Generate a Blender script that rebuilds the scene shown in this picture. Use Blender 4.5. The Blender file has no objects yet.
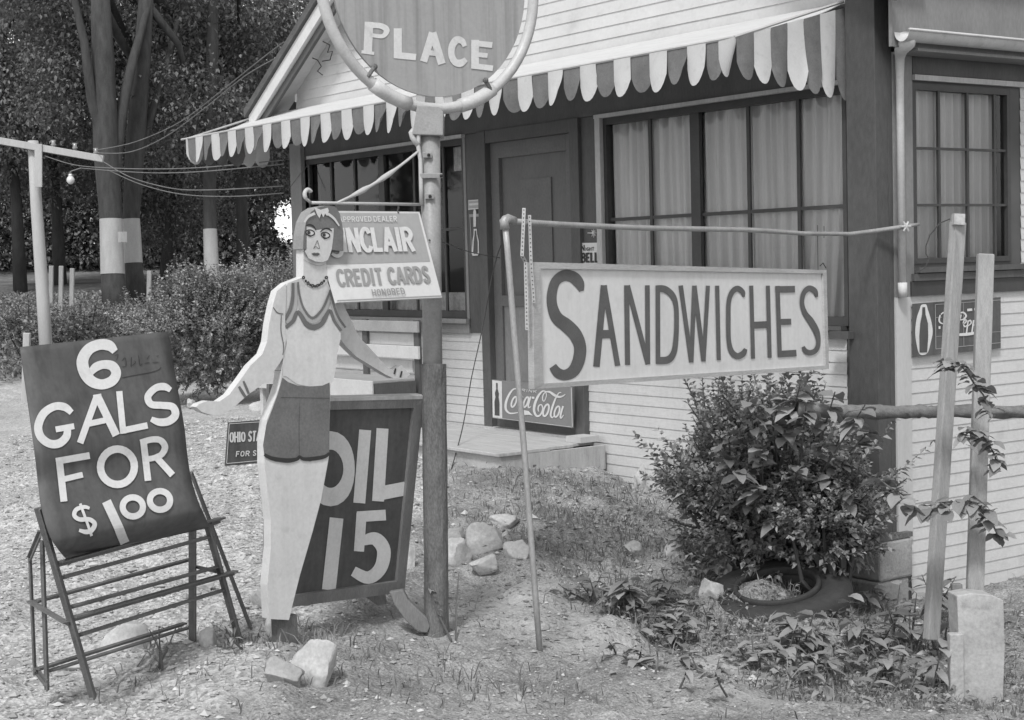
import bpy, math, random
import numpy as np
from math import sin, cos, tan, radians, pi, sqrt
from mathutils import Vector, noise
from mathutils.bvhtree import BVHTree
random.seed(7); rng = np.random.default_rng(7)
scn = bpy.context.scene
COL = scn.collection

# ------------------------------------------------------------------ camera
FPX, CX, CY = 1608.6, 507.5, 363.0
YAW, PIT, ROL = radians(-54.264), radians(-3.526), radians(-1.509)
FW = np.array([sin(YAW)*cos(PIT), cos(YAW)*cos(PIT), sin(PIT)])
_r = np.array([cos(YAW), -sin(YAW), 0.0]); _u = np.cross(_r, FW)
RT = _r*cos(ROL)+_u*sin(ROL); UP = -_r*sin(ROL)+_u*cos(ROL)
CAM = np.array([0.0, 0.0, 1.5])
cd = bpy.data.cameras.new('camera'); cam = bpy.data.objects.new('camera', cd); COL.objects.link(cam)
from mathutils import Matrix
M = Matrix(((RT[0], UP[0], -FW[0], CAM[0]), (RT[1], UP[1], -FW[1], CAM[1]), (RT[2], UP[2], -FW[2], CAM[2]), (0, 0, 0, 1)))
cam.matrix_world = M
cd.sensor_width = 36; cd.lens = 36*FPX/1024; cd.shift_x = (512-CX)/1024; cd.shift_y = (CY-360)/1024
cd.clip_start = 0.05; cd.clip_end = 1500
scn.camera = cam

# ------------------------------------------------------------------ light
w = bpy.data.worlds.new('World'); scn.world = w; w.use_nodes = True
nt = w.node_tree; nt.nodes.clear()
SUN_DIR = Vector((0.50, -0.62, 1.10)).normalized()      # towards the sun
el = math.asin(SUN_DIR.z); az = math.atan2(SUN_DIR.x, SUN_DIR.y)
sky = nt.nodes.new('ShaderNodeTexSky'); sky.sky_type = 'NISHITA'; sky.sun_disc = False
sky.sun_elevation = el; sky.sun_rotation = az; sky.air_density = 1.0; sky.dust_density = 1.0; sky.ozone_density = 1.0
bw = nt.nodes.new('ShaderNodeRGBToBW'); bg = nt.nodes.new('ShaderNodeBackground'); wo = nt.nodes.new('ShaderNodeOutputWorld')
bg.inputs['Strength'].default_value = 0.15
nt.links.new(sky.outputs[0], bw.inputs[0]); nt.links.new(bw.outputs[0], bg.inputs['Color']); nt.links.new(bg.outputs[0], wo.inputs[0])
sl = bpy.data.lights.new('sun', 'SUN'); sl.energy = 1.5; sl.angle = radians(10); sl.color = (1, 1, 1)
so = bpy.data.objects.new('sun', sl); COL.objects.link(so); so.rotation_euler = SUN_DIR.to_track_quat('Z', 'Y').to_euler()
vs = scn.view_settings; vs.view_transform = 'Standard'; vs.look = 'None'; vs.gamma = 1.0; vs.use_curve_mapping = False
vs.exposure = 0.88

# ------------------------------------------------------------------ picture geometry helpers
def ray(x, y): return FW+RT*((x-CX)/FPX)-UP*((y-CY)/FPX)
def dep(x, y, d): return CAM+ray(x, y)*d
def onx(x, y, X): q = ray(x, y); return CAM+q*((X-CAM[0])/q[0])
def ony(x, y, Y): q = ray(x, y); return CAM+q*((Y-CAM[1])/q[1])
def onz(x, y, Z): q = ray(x, y); return CAM+q*((Z-CAM[2])/q[2])
def V(*a): return np.array(a, float)
def unit(a): a = np.array(a, float); return a/np.linalg.norm(a)
def plane_surf(p0, nrm):
    n = unit(nrm)
    if n@(CAM-p0) < 0: n = -n
    def f(x, y, off=0.0):
        q = ray(x, y); t = (n@(p0+n*off-CAM))/(n@q); return CAM+q*t
    return f

# ------------------------------------------------------------------ materials (all neutral: the photograph is black and white)
def mat(name, v, rough=.8, var=.15, scale=6.0, stretch=(1, 1, 1), bump=.0, bscale=None, spec=.3, island=0.0, fine=0.0, streak=0.0, dirt=0.0, trans=0.0, metal=0.0):
    m = bpy.data.materials.new(name); m.use_nodes = True; t = m.node_tree; b = t.nodes['Principled BSDF']
    b.inputs['Roughness'].default_value = rough; b.inputs['Specular IOR Level'].default_value = spec; b.inputs['Metallic'].default_value = metal
    tc = t.nodes.new('ShaderNodeTexCoord'); mp = t.nodes.new('ShaderNodeMapping'); mp.inputs['Scale'].default_value = stretch
    t.links.new(tc.outputs['Object'], mp.inputs[0])
    def nz(sc, det=6, src=mp):
        n = t.nodes.new('ShaderNodeTexNoise'); n.inputs['Scale'].default_value = sc; n.inputs['Detail'].default_value = det; n.inputs['Roughness'].default_value = .6
        t.links.new(src.outputs[0], n.inputs['Vector']); return n
    def mth(op, a, bb, clamp=False):
        n = t.nodes.new('ShaderNodeMath'); n.operation = op; n.use_clamp = clamp
        for i, q in enumerate((a, bb)):
            if isinstance(q, (int, float)): n.inputs[i].default_value = q
            else: t.links.new(q, n.inputs[i])
        return n.outputs[0]
    def mr(src, lo, hi, a=.3, c=.7):
        n = t.nodes.new('ShaderNodeMapRange'); t.links.new(src, n.inputs[0])
        for i, q in enumerate((a, c, lo, hi)): n.inputs[i+1].default_value = q
        return n.outputs[0]
    n1 = nz(scale); val = mr(n1.outputs[0], v*(1-var), v*(1+var))
    if fine:
        n2 = nz(scale*14, 4); val = mth('MULTIPLY', val, mr(n2.outputs[0], 1-fine, 1+fine))
    if streak:
        mp2 = t.nodes.new('ShaderNodeMapping'); mp2.inputs['Scale'].default_value = (26, 26, 1.2); t.links.new(tc.outputs['Object'], mp2.inputs[0])
        n3 = nz(1.0, 3, mp2); val = mth('MULTIPLY', val, mr(n3.outputs[0], 1+streak*.4, 1-streak, .45, .75))
    if dirt:
        n4 = nz(scale*2.7, 8); val = mth('MULTIPLY', val, mr(n4.outputs[0], 1.0, 1-dirt, .55, .72))
    if island:
        g = t.nodes.new('ShaderNodeNewGeometry'); val = mth('MULTIPLY', val, mr(g.outputs['Random Per Island'], 1-island, 1+island, 0, 1))
    cb = t.nodes.new('ShaderNodeCombineColor')
    for i in range(3): t.links.new(val, cb.inputs[i])
    t.links.new(cb.outputs[0], b.inputs['Base Color'])
    if bump:
        n5 = nz(bscale or scale*5, 8); bp = t.nodes.new('ShaderNodeBump'); bp.inputs['Strength'].default_value = bump; bp.inputs['Distance'].default_value = .01
        t.links.new(n5.outputs[0], bp.inputs['Height']); t.links.new(bp.outputs[0], b.inputs['Normal'])
    if trans:
        tr = t.nodes.new('ShaderNodeBsdfTranslucent'); t.links.new(cb.outputs[0], tr.inputs[0]); mx = t.nodes.new('ShaderNodeMixShader'); mx.inputs[0].default_value = trans
        out = t.nodes['Material Output']; t.links.new(b.outputs[0], mx.inputs[1]); t.links.new(tr.outputs[0], mx.inputs[2]); t.links.new(mx.outputs[0], out.inputs[0])
    return m
MT = {}
MT['siding'] = mat('white siding paint', 0.52, .6, .06, 2.5, (1, 1, 1), .2, 60, fine=.05, dirt=.14)
MT['gable'] = mat('white gable paint', 0.55, .6, .07, 3, bump=.15, fine=.04, dirt=.12)
MT['cornerboard'] = mat('white corner board paint', 0.46, .6, .06, 5, (1, 1, .3), .1, 50, fine=.05, dirt=.15)
MT['darktrim'] = mat('dark trim paint', 0.085, .55, .15, 5, (1, 1, .3), .2, 70, fine=.12)
MT['darkpost'] = mat('dark post paint', 0.075, .6, .14, 3, (1, 1, .4), .25, 90, fine=.14)
MT['midtrim'] = mat('grey trim paint', 0.21, .6, .12, 5, (1, 1, .4), .2, 60, fine=.1)
MT['lighttrim'] = mat('pale trim paint', 0.42, .6, .12, 6, (1, 1, .3), .2, 60, fine=.1, dirt=.2)
MT['sash'] = mat('black window sash paint', .05, .4, .2, 8, bump=.1, fine=.1)
MT['door'] = mat('door paint', 0.12, .55, .1, 4, (1, 1, .4), .1, 60, fine=.08)
MT['screen'] = mat('door screen', 0.13, .7, .1, 4, fine=.12)
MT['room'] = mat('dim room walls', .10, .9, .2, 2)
MT['curtain'] = mat('curtain cloth', 0.62, .9, .08, 5, (10, 10, .5), fine=.08, trans=.08)
MT['lace'] = mat('lace curtain', .62, .9, .25, 26, fine=.2, trans=.2)
MT['roofing'] = mat('asphalt roofing', .10, .9, .2, 8, bump=.5, bscale=80, fine=.2)
MT['canopy'] = mat('awning canopy canvas', 0.58, .8, .08, 3, (1, 14, 1), fine=.05, dirt=.1, trans=.15)
MT['flapwhite'] = mat('white awning stripe', 0.58, .8, .05, 6, fine=.04, dirt=.12, trans=.2)
MT['flapdark'] = mat('dark awning stripe', 0.17, .8, .2, 8, fine=.12, dirt=.2, trans=.15)
MT['pipe'] = mat('grey painted pipe', 0.25, .45, .12, 8, bump=.12, bscale=60, fine=.1, dirt=.15)
MT['ring'] = mat('pale painted ring', 0.44, .4, .1, 7, bump=.08, fine=.07, dirt=.2)
MT['rusty'] = mat('weathered wooden sleeve', 0.125, .9, .35, 14, (1, 1, .35), .6, 90, fine=.3)
MT['face'] = mat('grey sign enamel', 0.29, .45, .06, 4, fine=.05, streak=.25)
MT['letter'] = mat('white sign lettering', 0.58, .55, .06, 6, fine=.06, dirt=.14)
MT['white'] = mat('white sign enamel', 0.6, .5, .05, 4, fine=.03, dirt=.10)
MT['band'] = mat('grey sign band enamel', 0.33, .45, .07, 4, fine=.05)
MT['bandtext'] = mat('grey sign lettering', 0.27, .5, .06, 6)
MT['sandface'] = mat('cream sign board', 0.58, .6, .05, 3, fine=.04, dirt=.08, streak=.05)
MT['sandtext'] = mat('charcoal brush lettering', .10, .6, .15, 12, fine=.12)
MT['sandframe'] = mat('bare sign frame wood', 0.38, .8, .15, 5, (1, .6, 4), .2, 60, fine=.12)
MT['oilface'] = mat('dark board enamel', 0.078, .5, .2, 4, fine=.1, dirt=.2, streak=.2)
MT['oilframe'] = mat('dark board frame wood', 0.16, .7, .2, 6, (3, 3, .6), .3, 60, fine=.15)
MT['gals'] = mat('dark metal sheet paint', 0.082, .55, .22, 4, bump=.05, fine=.08, streak=.25, dirt=.15)
MT['embossshade'] = mat('painted embossing shade', .035, .6, .1, 4)
MT['iron'] = mat('rusty rack iron', 0.12, .6, .25, 12, bump=.2, fine=.15)
MT['rod'] = mat('pale iron rod', .42, .4, .1, 9, fine=.08)
MT['galv'] = mat('galvanised pipe', 0.3, .45, .18, 10, (1, 1, .4), .15, 70, fine=.15, metal=.15)
MT['strap'] = mat('perforated strap iron', .38, .5, .15, 12, fine=.15)
MT['hole'] = mat('dark hole', .03, .9, .1)
MT['skin'] = mat('painted skin tone', 0.54, .6, .07, 5, bump=.12, bscale=30, fine=.06, dirt=.14, streak=.05)
MT['blouse'] = mat('painted white blouse', 0.57, .6, .06, 5, bump=.12, bscale=30, fine=.06, dirt=.12, streak=.05)
MT['edge'] = mat('white painted board edge', 0.52, .6, .08, 8, fine=.06, dirt=.15)
MT['hair'] = mat('painted dark hair', 0.16, .6, .15, 9, fine=.12)
MT['hairedge'] = mat('painted grey hair edge', .24, .6, .12, 9, fine=.1)
MT['shorts'] = mat('painted grey shorts', 0.145, .65, .12, 7, fine=.15, dirt=.1)
MT['hem'] = mat('painted black hem', .035, .6, .1)
MT['trim'] = mat('painted grey neckline stripe', 0.14, .6, .1, 9)
MT['trimlight'] = mat('painted pale grey neckline stripe', .36, .6, .1, 9)
MT['ink'] = mat('painted dark line', .045, .6, .1)
MT['wood'] = mat('weathered stake wood', 0.3, .85, .16, 7, (5, 5, .5), .35, 40, fine=.14, dirt=.2)
MT['log'] = mat('weathered log', 0.16, .9, .25, 9, (1, 3, 3), .5, 40, fine=.2)
MT['step'] = mat('weathered step boards', 0.4, .85, .16, 5, (.6, 6, 1), .25, 40, fine=.12, dirt=.2)
MT['bench'] = mat('white bench paint', 0.5, .65, .08, 5, bump=.1, fine=.06, dirt=.15)
MT['benchgrey'] = mat('worn grey bench paint', .30, .7, .12, 5, fine=.08)
MT['concrete'] = mat('rough concrete', 0.33, .95, .2, 5, bump=.6, bscale=35, fine=.15, dirt=.25)
MT['chalk'] = mat('pale split stone', 0.38, .9, .2, 5, bump=.5, bscale=25, fine=.12, dirt=.3)
MT['rock'] = mat('field stone', 0.4, .9, .22, 5, bump=.5, bscale=30, fine=.15, dirt=.2)
MT['rockdark'] = mat('dark field stone', 0.3, .9, .22, 5, bump=.5, bscale=30, fine=.15, dirt=.2)
MT['pebble'] = mat('gravel', 0.36, .9, .1, 5, island=.45)
MT['rubber'] = mat('old tyre rubber', 0.036, .75, .3, 10, bump=.3, fine=.15, dirt=.1)
MT['bark'] = mat('tree bark', 0.055, .95, .3, 5, (2, 2, .5), .8, 14, fine=.2)
MT['whitewash'] = mat('whitewash on bark', 0.36, .95, .1, 5, (2, 2, .5), .6, 14, fine=.12)
MT['polewhite'] = mat('whitewashed pole', 0.37, .8, .1, 4, (3, 3, .4), .2, 30, fine=.08)
MT['leaf'] = mat('tree leaves', 0.16, .6, .1, 3, island=.45, trans=.25)
MT['leafwood'] = mat('far wood leaves', 0.13, .6, .15, .6, island=.5, trans=.2)
MT['privet'] = mat('privet leaves', 0.25, .45, .1, 3, island=.45, trans=.22)
MT['hedge'] = mat('hedge leaves', 0.3, .45, .12, 2, island=.55, trans=.22)
MT['broad'] = mat('broad leaves', 0.25, .5, .12, 9, island=.35, fine=.1, trans=.2)
MT['weed'] = mat('weed leaves', 0.24, .6, .12, 9, island=.45, trans=.2)
MT['stem'] = mat('plant stems', .11, .8, .2, 9)
MT['grass'] = mat('grass blades', 0.22, .7, .1, 5, island=.55, trans=.25)
MT['twig'] = mat('twigs', .08, .9, .2, 9)
MT['bulb'] = mat('white bulb glass', .6, .15, .03, 4, spec=.6)
MT['insul'] = mat('grey insulator glass', .22, .2, .1, 9, spec=.6)
MT['wire'] = mat('pale wire', 0.16, .6, .2, 9)
MT['wiredark'] = mat('dark wire', .05, .6, .2, 9)
MT['coke'] = mat('enamel sign ground', 0.19, .4, .06, 4, fine=.04)
MT['bottle'] = mat('dark painted bottle', .07, .4, .2, 9)
MT['shoe'] = mat('old stump wood', .12, .9, .3, 9, (2, 2, .5), .5, 30, fine=.2)

def glass_mat():
    m = bpy.data.materials.new('window glass'); m.use_nodes = True; t = m.node_tree; t.nodes.clear()
    o = t.nodes.new('ShaderNodeOutputMaterial'); tr = t.nodes.new('ShaderNodeBsdfTransparent'); gl = t.nodes.new('ShaderNodeBsdfGlossy'); gl.inputs['Roughness'].default_value = .03
    tr.inputs[0].default_value = (.93, .93, .93, 1); gl.inputs[0].default_value = (.9, .9, .9, 1)
    fr = t.nodes.new('ShaderNodeFresnel'); fr.inputs[0].default_value = 1.45; mx = t.nodes.new('ShaderNodeMixShader')
    n = t.nodes.new('ShaderNodeTexNoise'); n.inputs['Scale'].default_value = 3; b = t.nodes.new('ShaderNodeBump'); b.inputs['Strength'].default_value = .06; b.inputs['Distance'].default_value = .02
    t.links.new(n.outputs[0], b.inputs['Height']); t.links.new(b.outputs[0], gl.inputs['Normal'])
    md = t.nodes.new('ShaderNodeMath'); md.operation = 'MULTIPLY_ADD'; md.inputs[1].default_value = 1.0; md.inputs[2].default_value = .0
    t.links.new(fr.outputs[0], md.inputs[0]); t.links.new(md.outputs[0], mx.inputs[0]); t.links.new(tr.outputs[0], mx.inputs[1]); t.links.new(gl.outputs[0], mx.inputs[2]); t.links.new(mx.outputs[0], o.inputs[0])
    return m
MT['glass'] = glass_mat()

# ------------------------------------------------------------------ mesh builder
class MB:
    def __init__(s): s.v = []; s.f = []; s.m = []
    def add(s, vs, fs, mi=0):
        o = len(s.v); s.v += [tuple(map(float, p)) for p in vs]; s.f += [tuple(o+i for i in f) for f in fs]; s.m += [mi]*len(fs); return s
    def box(s, a, b, mi=0):
        x0, y0, z0 = a; x1, y1, z1 = b
        return s.add([(x0, y0, z0), (x1, y0, z0), (x1, y1, z0), (x0, y1, z0), (x0, y0, z1), (x1, y0, z1), (x1, y1, z1), (x0, y1, z1)],
                     [(0, 3, 2, 1), (4, 5, 6, 7), (0, 1, 5, 4), (1, 2, 6, 5), (2, 3, 7, 6), (3, 0, 4, 7)], mi)
    def obox(s, o, u, v, w_, mi=0):           # corner o, edge vectors
        o, u, v, w_ = map(np.array, (o, u, v, w_))
        P = [o, o+u, o+u+v, o+v, o+w_, o+u+w_, o+u+v+w_, o+v+w_]
        F = [(0, 3, 2, 1), (4, 5, 6, 7), (0, 1, 5, 4), (1, 2, 6, 5), (2, 3, 7, 6), (3, 0, 4, 7)]
        if np.cross(u, v)@w_ < 0: F = [f[::-1] for f in F]
        return s.add(P, F, mi)
    def bar(s, a, b, wd, th, side=(0, 0, 1), mi=0):  # rectangular bar from a to b, wd along side
        a, b = np.array(a, float), np.array(b, float); d = unit(b-a); sd = np.array(side, float); sd = unit(sd-d*(sd@d)); n = np.cross(d, sd)
        return s.obox(a-sd*wd/2-n*th/2, b-a, sd*wd, n*th, mi)
    def tube(s, pts, r, seg=8, mi=0, cap=True):
        pts = [np.array(p, float) for p in pts]; n = len(pts)
        rr = [r]*n if isinstance(r, (int, float)) else list(r)
        ref = V(0, 0, 1); d0 = unit(pts[1]-pts[0])
        if abs(d0@ref) > .9: ref = V(1, 0, 0)
        a = unit(np.cross(d0, ref)); vs = []
        for i in range(n):
            d = unit(pts[min(i+1, n-1)]-pts[max(i-1, 0)]); a = unit(a-d*(a@d)); b = np.cross(d, a)
            for k in range(seg):
                t = 2*pi*k/seg; vs.append(pts[i]+(a*cos(t)+b*sin(t))*rr[i])
        fs = [(i*seg+k, i*seg+(k+1) % seg, (i+1)*seg+(k+1) % seg, (i+1)*seg+k) for i in range(n-1) for k in range(seg)]
        if cap: fs += [tuple(range(seg))[::-1], tuple((n-1)*seg+k for k in range(seg))]
        return s.add(vs, fs, mi)
    def prism(s, pts, ext, mi=0, side=None):      # planar polygon extruded by ext (front = pts)
        pts = [np.array(p, float) for p in pts]; e = np.array(ext, float); n = len(pts)
        nn = sum((np.cross(pts[i]-pts[0], pts[(i+1) % n]-pts[0]) for i in range(1, n-1)), V(0, 0, 0))
        fl = nn@e > 0
        fr = tuple(range(n)); bk = tuple(range(n, 2*n))
        F = [fr[::-1] if fl else fr, bk if fl else bk[::-1]]
        S = [(i, (i+1) % n, n+(i+1) % n, n+i) for i in range(n)]
        if not fl: S = [f[::-1] for f in S]
        o = len(s.v); s.v += [tuple(p) for p in pts]+[tuple(p+e) for p in pts]
        for f in F: s.f.append(tuple(o+i for i in f)); s.m.append(mi)
        for f in S: s.f.append(tuple(o+i for i in f)); s.m.append(mi if side is None else side)
        return s
    def ball(s, c, r, seg=12, rings=8, mi=0, sc=(1, 1, 1)):
        vs = [(c[0], c[1], c[2]+r*sc[2])]
        for i in range(1, rings):
            for k in range(seg):
                a = pi*i/rings; b = 2*pi*k/seg; vs.append((c[0]+r*sc[0]*sin(a)*cos(b), c[1]+r*sc[1]*sin(a)*sin(b), c[2]+r*sc[2]*cos(a)))
        vs.append((c[0], c[1], c[2]-r*sc[2])); L = len(vs)-1
        fs = [(0, 1+k, 1+(k+1) % seg) for k in range(seg)]
        fs += [(1+i*seg+k, 1+(i+1)*seg+k, 1+(i+1)*seg+(k+1) % seg, 1+i*seg+(k+1) % seg) for i in range(rings-2) for k in range(seg)]
        fs += [(L, 1+(rings-2)*seg+(k+1) % seg, 1+(rings-2)*seg+k) for k in range(seg)]
        return s.add(vs, fs, mi)
    def build(s, name, mats, base=(0, 0, 0), parent=None, smooth=False, bevel=0.0):
        me = bpy.data.meshes.new(name); b = np.array(base, float)
        me.from_pydata((np.array(s.v)-b).tolist() if s.v else [], [], s.f)
        if not isinstance(mats, (list, tuple)): mats = [mats]
        for q in mats: me.materials.append(MT[q] if isinstance(q, str) else q)
        if len(mats) > 1: me.polygons.foreach_set('material_index', s.m)
        if smooth: me.polygons.foreach_set('use_smooth', [True]*len(me.polygons))
        me.update()
        o = bpy.data.objects.new(name, me); COL.objects.link(o)
        if bevel:
            md = o.modifiers.new('bevel', 'BEVEL'); md.width = bevel; md.segments = 2; md.limit_method = 'ANGLE'
        if parent is not None: o.parent = parent
        else: o.location = tuple(b)
        return o

class Thing:
    def __init__(s, name, label, cat, base, group=None):
        o = bpy.data.objects.new(name, None); COL.objects.link(o); o.location = tuple(map(float, base)); o.empty_display_size = .1
        o['label'] = label; o['category'] = cat
        if group: o['group'] = group
        s.o = o; s.base = np.array(base, float)
    SPLIT = {'head_moulding', 'ring_collar', 'spacer_tab', 'disc_clamp', 'clamp', 'clamp_bolt', 'hook', 'window_jamb_board', 'foundation_block', 'frame_rod', 'loose_wire', 'hanger_strap', 'hanger_wire', 'rake_board', 'rake_moulding', 'soffit', 'sill', 'riser', 'door_panel', 'corner_post', 'stem'}
    def part(s, name, mb, mats, parent=None, label=None, smooth=False, bevel=0.0):
        if name in s.SPLIT and len(mb.f) > 6:
            par = list(range(len(mb.v)))
            def fd(a):
                while par[a] != a: par[a] = par[par[a]]; a = par[a]
                return a
            for f in mb.f:
                for q in f[1:]: par[fd(q)] = fd(f[0])
            comp = {}
            for f, mi in zip(mb.f, mb.m): comp.setdefault(fd(f[0]), []).append((f, mi))
            if len(comp) > 1 and (name != 'stem' or len(comp) <= 10):
                for fs in comp.values():
                    ids = sorted({q for f, _ in fs for q in f}); mp = {q: i for i, q in enumerate(ids)}; b = MB(); b.v = [mb.v[q] for q in ids]; b.f = [tuple(mp[q] for q in f) for f, _ in fs]; b.m = [mi for _, mi in fs]
                    p = b.build(name, mats, s.base, parent or s.o, smooth, bevel)
                return p
        p = mb.build(name, mats, s.base, parent or s.o, smooth, bevel)
        if label: p['label'] = label
        return p
def single(name, mb, mats, label, cat, base, group=None, smooth=False, bevel=0.0, kind=None):
    o = mb.build(name, mats, base, None, smooth, bevel)
    if kind: o['kind'] = kind
    o['label'] = label; o['category'] = cat
    if group: o['group'] = group
    return o

# ------------------------------------------------------------------ brush strokes and lettering laid on a surface
def crom(P, n=6):
    P = [np.array(p, float) for p in P]; out = []
    for i in range(len(P)-1):
        a, b, c, d = P[max(i-1, 0)], P[i], P[i+1], P[min(i+2, len(P)-1)]
        for k in range(n):
            t = k/n; out.append(.5*((2*b)+(-a+c)*t+(2*a-5*b+4*c-d)*t*t+(-a+3*b-3*c+d)*t**3))
    out.append(P[-1]); return out
class Paint:
    """strokes given in picture coordinates of a crop (x0, y0, scale), laid on surf(px, py, off)"""
    def __init__(s, surf, x0=0, y0=0, sc=1.0, off=.002): s.mb = MB(); s.surf = surf; s.x0 = x0; s.y0 = y0; s.sc = sc; s.k = 0; s.off = off
    def P(s, x, y): return s.surf(s.x0+x/s.sc, s.y0+y/s.sc, s.off+s.k*.00012)
    def stroke(s, pts, wd=None, smooth=True, n=6, closed=False):
        pts = [tuple(p) if len(p) == 3 else (p[0], p[1], wd) for p in pts]
        if closed: pts = pts+[pts[0]]
        Q = crom(pts, n) if smooth and len(pts) > 2 else [np.array(p, float) for p in pts]
        if len(Q) == 2: Q = [Q[0]+(Q[1]-Q[0])*t for t in np.linspace(0, 1, 17)]
        m = len(Q); vs = []
        for i in range(m):
            if closed: a, b = Q[(i-1) % (m-1)], Q[(i+1) % (m-1)]
            else: a, b = Q[max(i-1, 0)], Q[min(i+1, m-1)]
            d = b[:2]-a[:2]; L = np.hypot(*d) or 1; nx, ny = -d[1]/L, d[0]/L; h = Q[i][2]/2
            vs += [s.P(Q[i][0]+nx*h, Q[i][1]+ny*h), s.P(Q[i][0]-nx*h, Q[i][1]-ny*h)]
        s.mb.add(vs, [(2*i, 2*i+1, 2*i+3, 2*i+2) for i in range(m-1)]); s.k += 1; return s
    def ring(s, cx, cy, rx, ry, wd, tilt=0, wy=None):
        pts = []
        for k in range(28):
            t = 2*pi*k/28; x, y = rx*cos(t), ry*sin(t); q = wd if wy is None else wd*cos(t)**2+wy*sin(t)**2
            pts.append((cx+x*cos(tilt)-y*sin(tilt), cy+x*sin(tilt)+y*cos(tilt), q))
        return s.stroke(pts, closed=True, n=1, smooth=False)
    def poly(s, pts, smooth=False, n=4):
        if smooth: pts = [tuple(p) for p in crom(list(pts)+[pts[0]], n)[:-1]]
        s.mb.add([s.P(*p[:2]) for p in pts], [tuple(range(len(pts)))]); s.k += 1; return s
    def text(s, txt, quad, weight=.16, gap=.16, ws=None):
        TL, TR, BR, BL = [np.array(q, float) for q in quad]
        adv = [GW.get(c, .62) for c in txt]; tot = sum(adv)+gap*(len(txt)-1); x = 0
        def mp(u, v): u /= tot; return (TL*(1-u)+TR*u)*(v)+(BL*(1-u)+BR*u)*(1-v)
        H = np.linalg.norm((TL+TR)/2-(BL+BR)/2)
        Wd = np.linalg.norm((TR+BR)/2-(TL+BL)/2)/tot   # px per unit width
        for c, a in zip(txt, adv):
            for st in GLY.get(c, []):
                cur = st[0] == 'c'; P = st[1:]
                h = weight/2
                Q = [(min(max(p[0]*a, 0), a), p[1]) for p in P]
                if cur: Q = [tuple(q) for q in crom(Q, 5)]
                elif len(Q) == 2: pass
                # ribbon in unit space, equal weight both ways
                kx = Wd/H
                segs = [Q] if cur else [Q[i:i+2] for i in range(len(Q)-1)]
                for sg in segs:
                    vs = []
                    for i, q in enumerate(sg):
                        p0, p1 = sg[max(i-1, 0)], sg[min(i+1, len(sg)-1)]
                        dx, dy = (p1[0]-p0[0])*kx, p1[1]-p0[1]; L = math.hypot(dx, dy) or 1
                        nx, ny = -dy/L*h/kx, dx/L*h
                        ex = 0
                        if not cur and len(sg) == 2:
                            sgn = -1 if i == 0 else 1; ex = h*.0
                        for k in (1, -1):
                            vs.append(s.P(*mp(x+q[0]+nx*k, q[1]+ny*k)))
                    s.mb.add(vs, [(2*i, 2*i+1, 2*i+3, 2*i+2) for i in range(len(sg)-1)]); s.k += 1
            x += a+gap
        return s
l, r_, t_, b_, m_ = .1, .9, .92, .08, .5
GW = dict(I=.22, M=.8, W=.85, N=.66, L=.5, E=.52, F=.5, T=.6, S=.56, A=.68)
GW[' '] = .35
GLY = {
 'A': [('l', (.06, 0), (.5, 1)), ('l', (.94, 0), (.5, 1)), ('l', (.25, .33), (.75, .33))],
 'B': [('l', (l, 0), (l, 1)), ('c', (l, t_), (.6, t_), (.85, .74), (.6, m_+.03), (l, m_+.03)), ('c', (l, m_), (.65, m_), (.93, .29), (.65, b_), (l, b_))],
 'C': [('c', (.92, .76), (.74, .92), (.4, .92), (.13, .7), (.1, .5), (.13, .3), (.4, .08), (.74, .08), (.92, .24))],
 'D': [('l', (l, 0), (l, 1)), ('c', (l, t_), (.55, t_), (.86, .74), (.9, .5), (.86, .26), (.55, b_), (l, b_))],
 'E': [('l', (l, 0), (l, 1)), ('l', (l, t_), (1, t_)), ('l', (l, m_), (.85, m_)), ('l', (l, b_), (1, b_))],
 'F': [('l', (l, 0), (l, 1)), ('l', (l, t_), (1, t_)), ('l', (l, m_), (.85, m_))],
 'G': [('c', (.92, .76), (.74, .92), (.4, .92), (.13, .7), (.1, .5), (.13, .3), (.4, .08), (.74, .08), (.9, .22), (.9, .45)), ('l', (.5, .45), (1, .45))],
 'H': [('l', (l, 0), (l, 1)), ('l', (r_, 0), (r_, 1)), ('l', (l, m_), (r_, m_))],
 'I': [('l', (.5, 0), (.5, 1))],
 'K': [('l', (l, 0), (l, 1)), ('l', (l, .4), (.9, 1)), ('l', (.4, .6), (.95, 0))],
 'L': [('l', (l, 0), (l, 1)), ('l', (l, b_), (1, b_))],
 'N': [('l', (l, 0), (l, 1)), ('l', (r_, 0), (r_, 1)), ('l', (l, 1), (r_, 0))],
 'O': [('c', (.5, .92), (.2, .82), (.1, .5), (.2, .18), (.5, .08), (.8, .18), (.9, .5), (.8, .82), (.5, .92))],
 'P': [('l', (l, 0), (l, 1)), ('c', (l, t_), (.65, t_), (.92, .7), (.65, .45), (l, .45))],
 'R': [('l', (l, 0), (l, 1)), ('c', (l, t_), (.65, t_), (.92, .72), (.65, .5), (l, .5)), ('l', (.5, .5), (.92, 0))],
 'S': [('c', (.88, .76), (.65, .92), (.3, .9), (.13, .72), (.35, .55), (.68, .43), (.88, .25), (.68, .09), (.35, .08), (.1, .24))],
 'T': [('l', (.5, 0), (.5, 1)), ('l', (0, t_), (1, t_))],
 'V': [('l', (.04, 1), (.5, 0)), ('l', (.96, 1), (.5, 0))],
}

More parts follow.
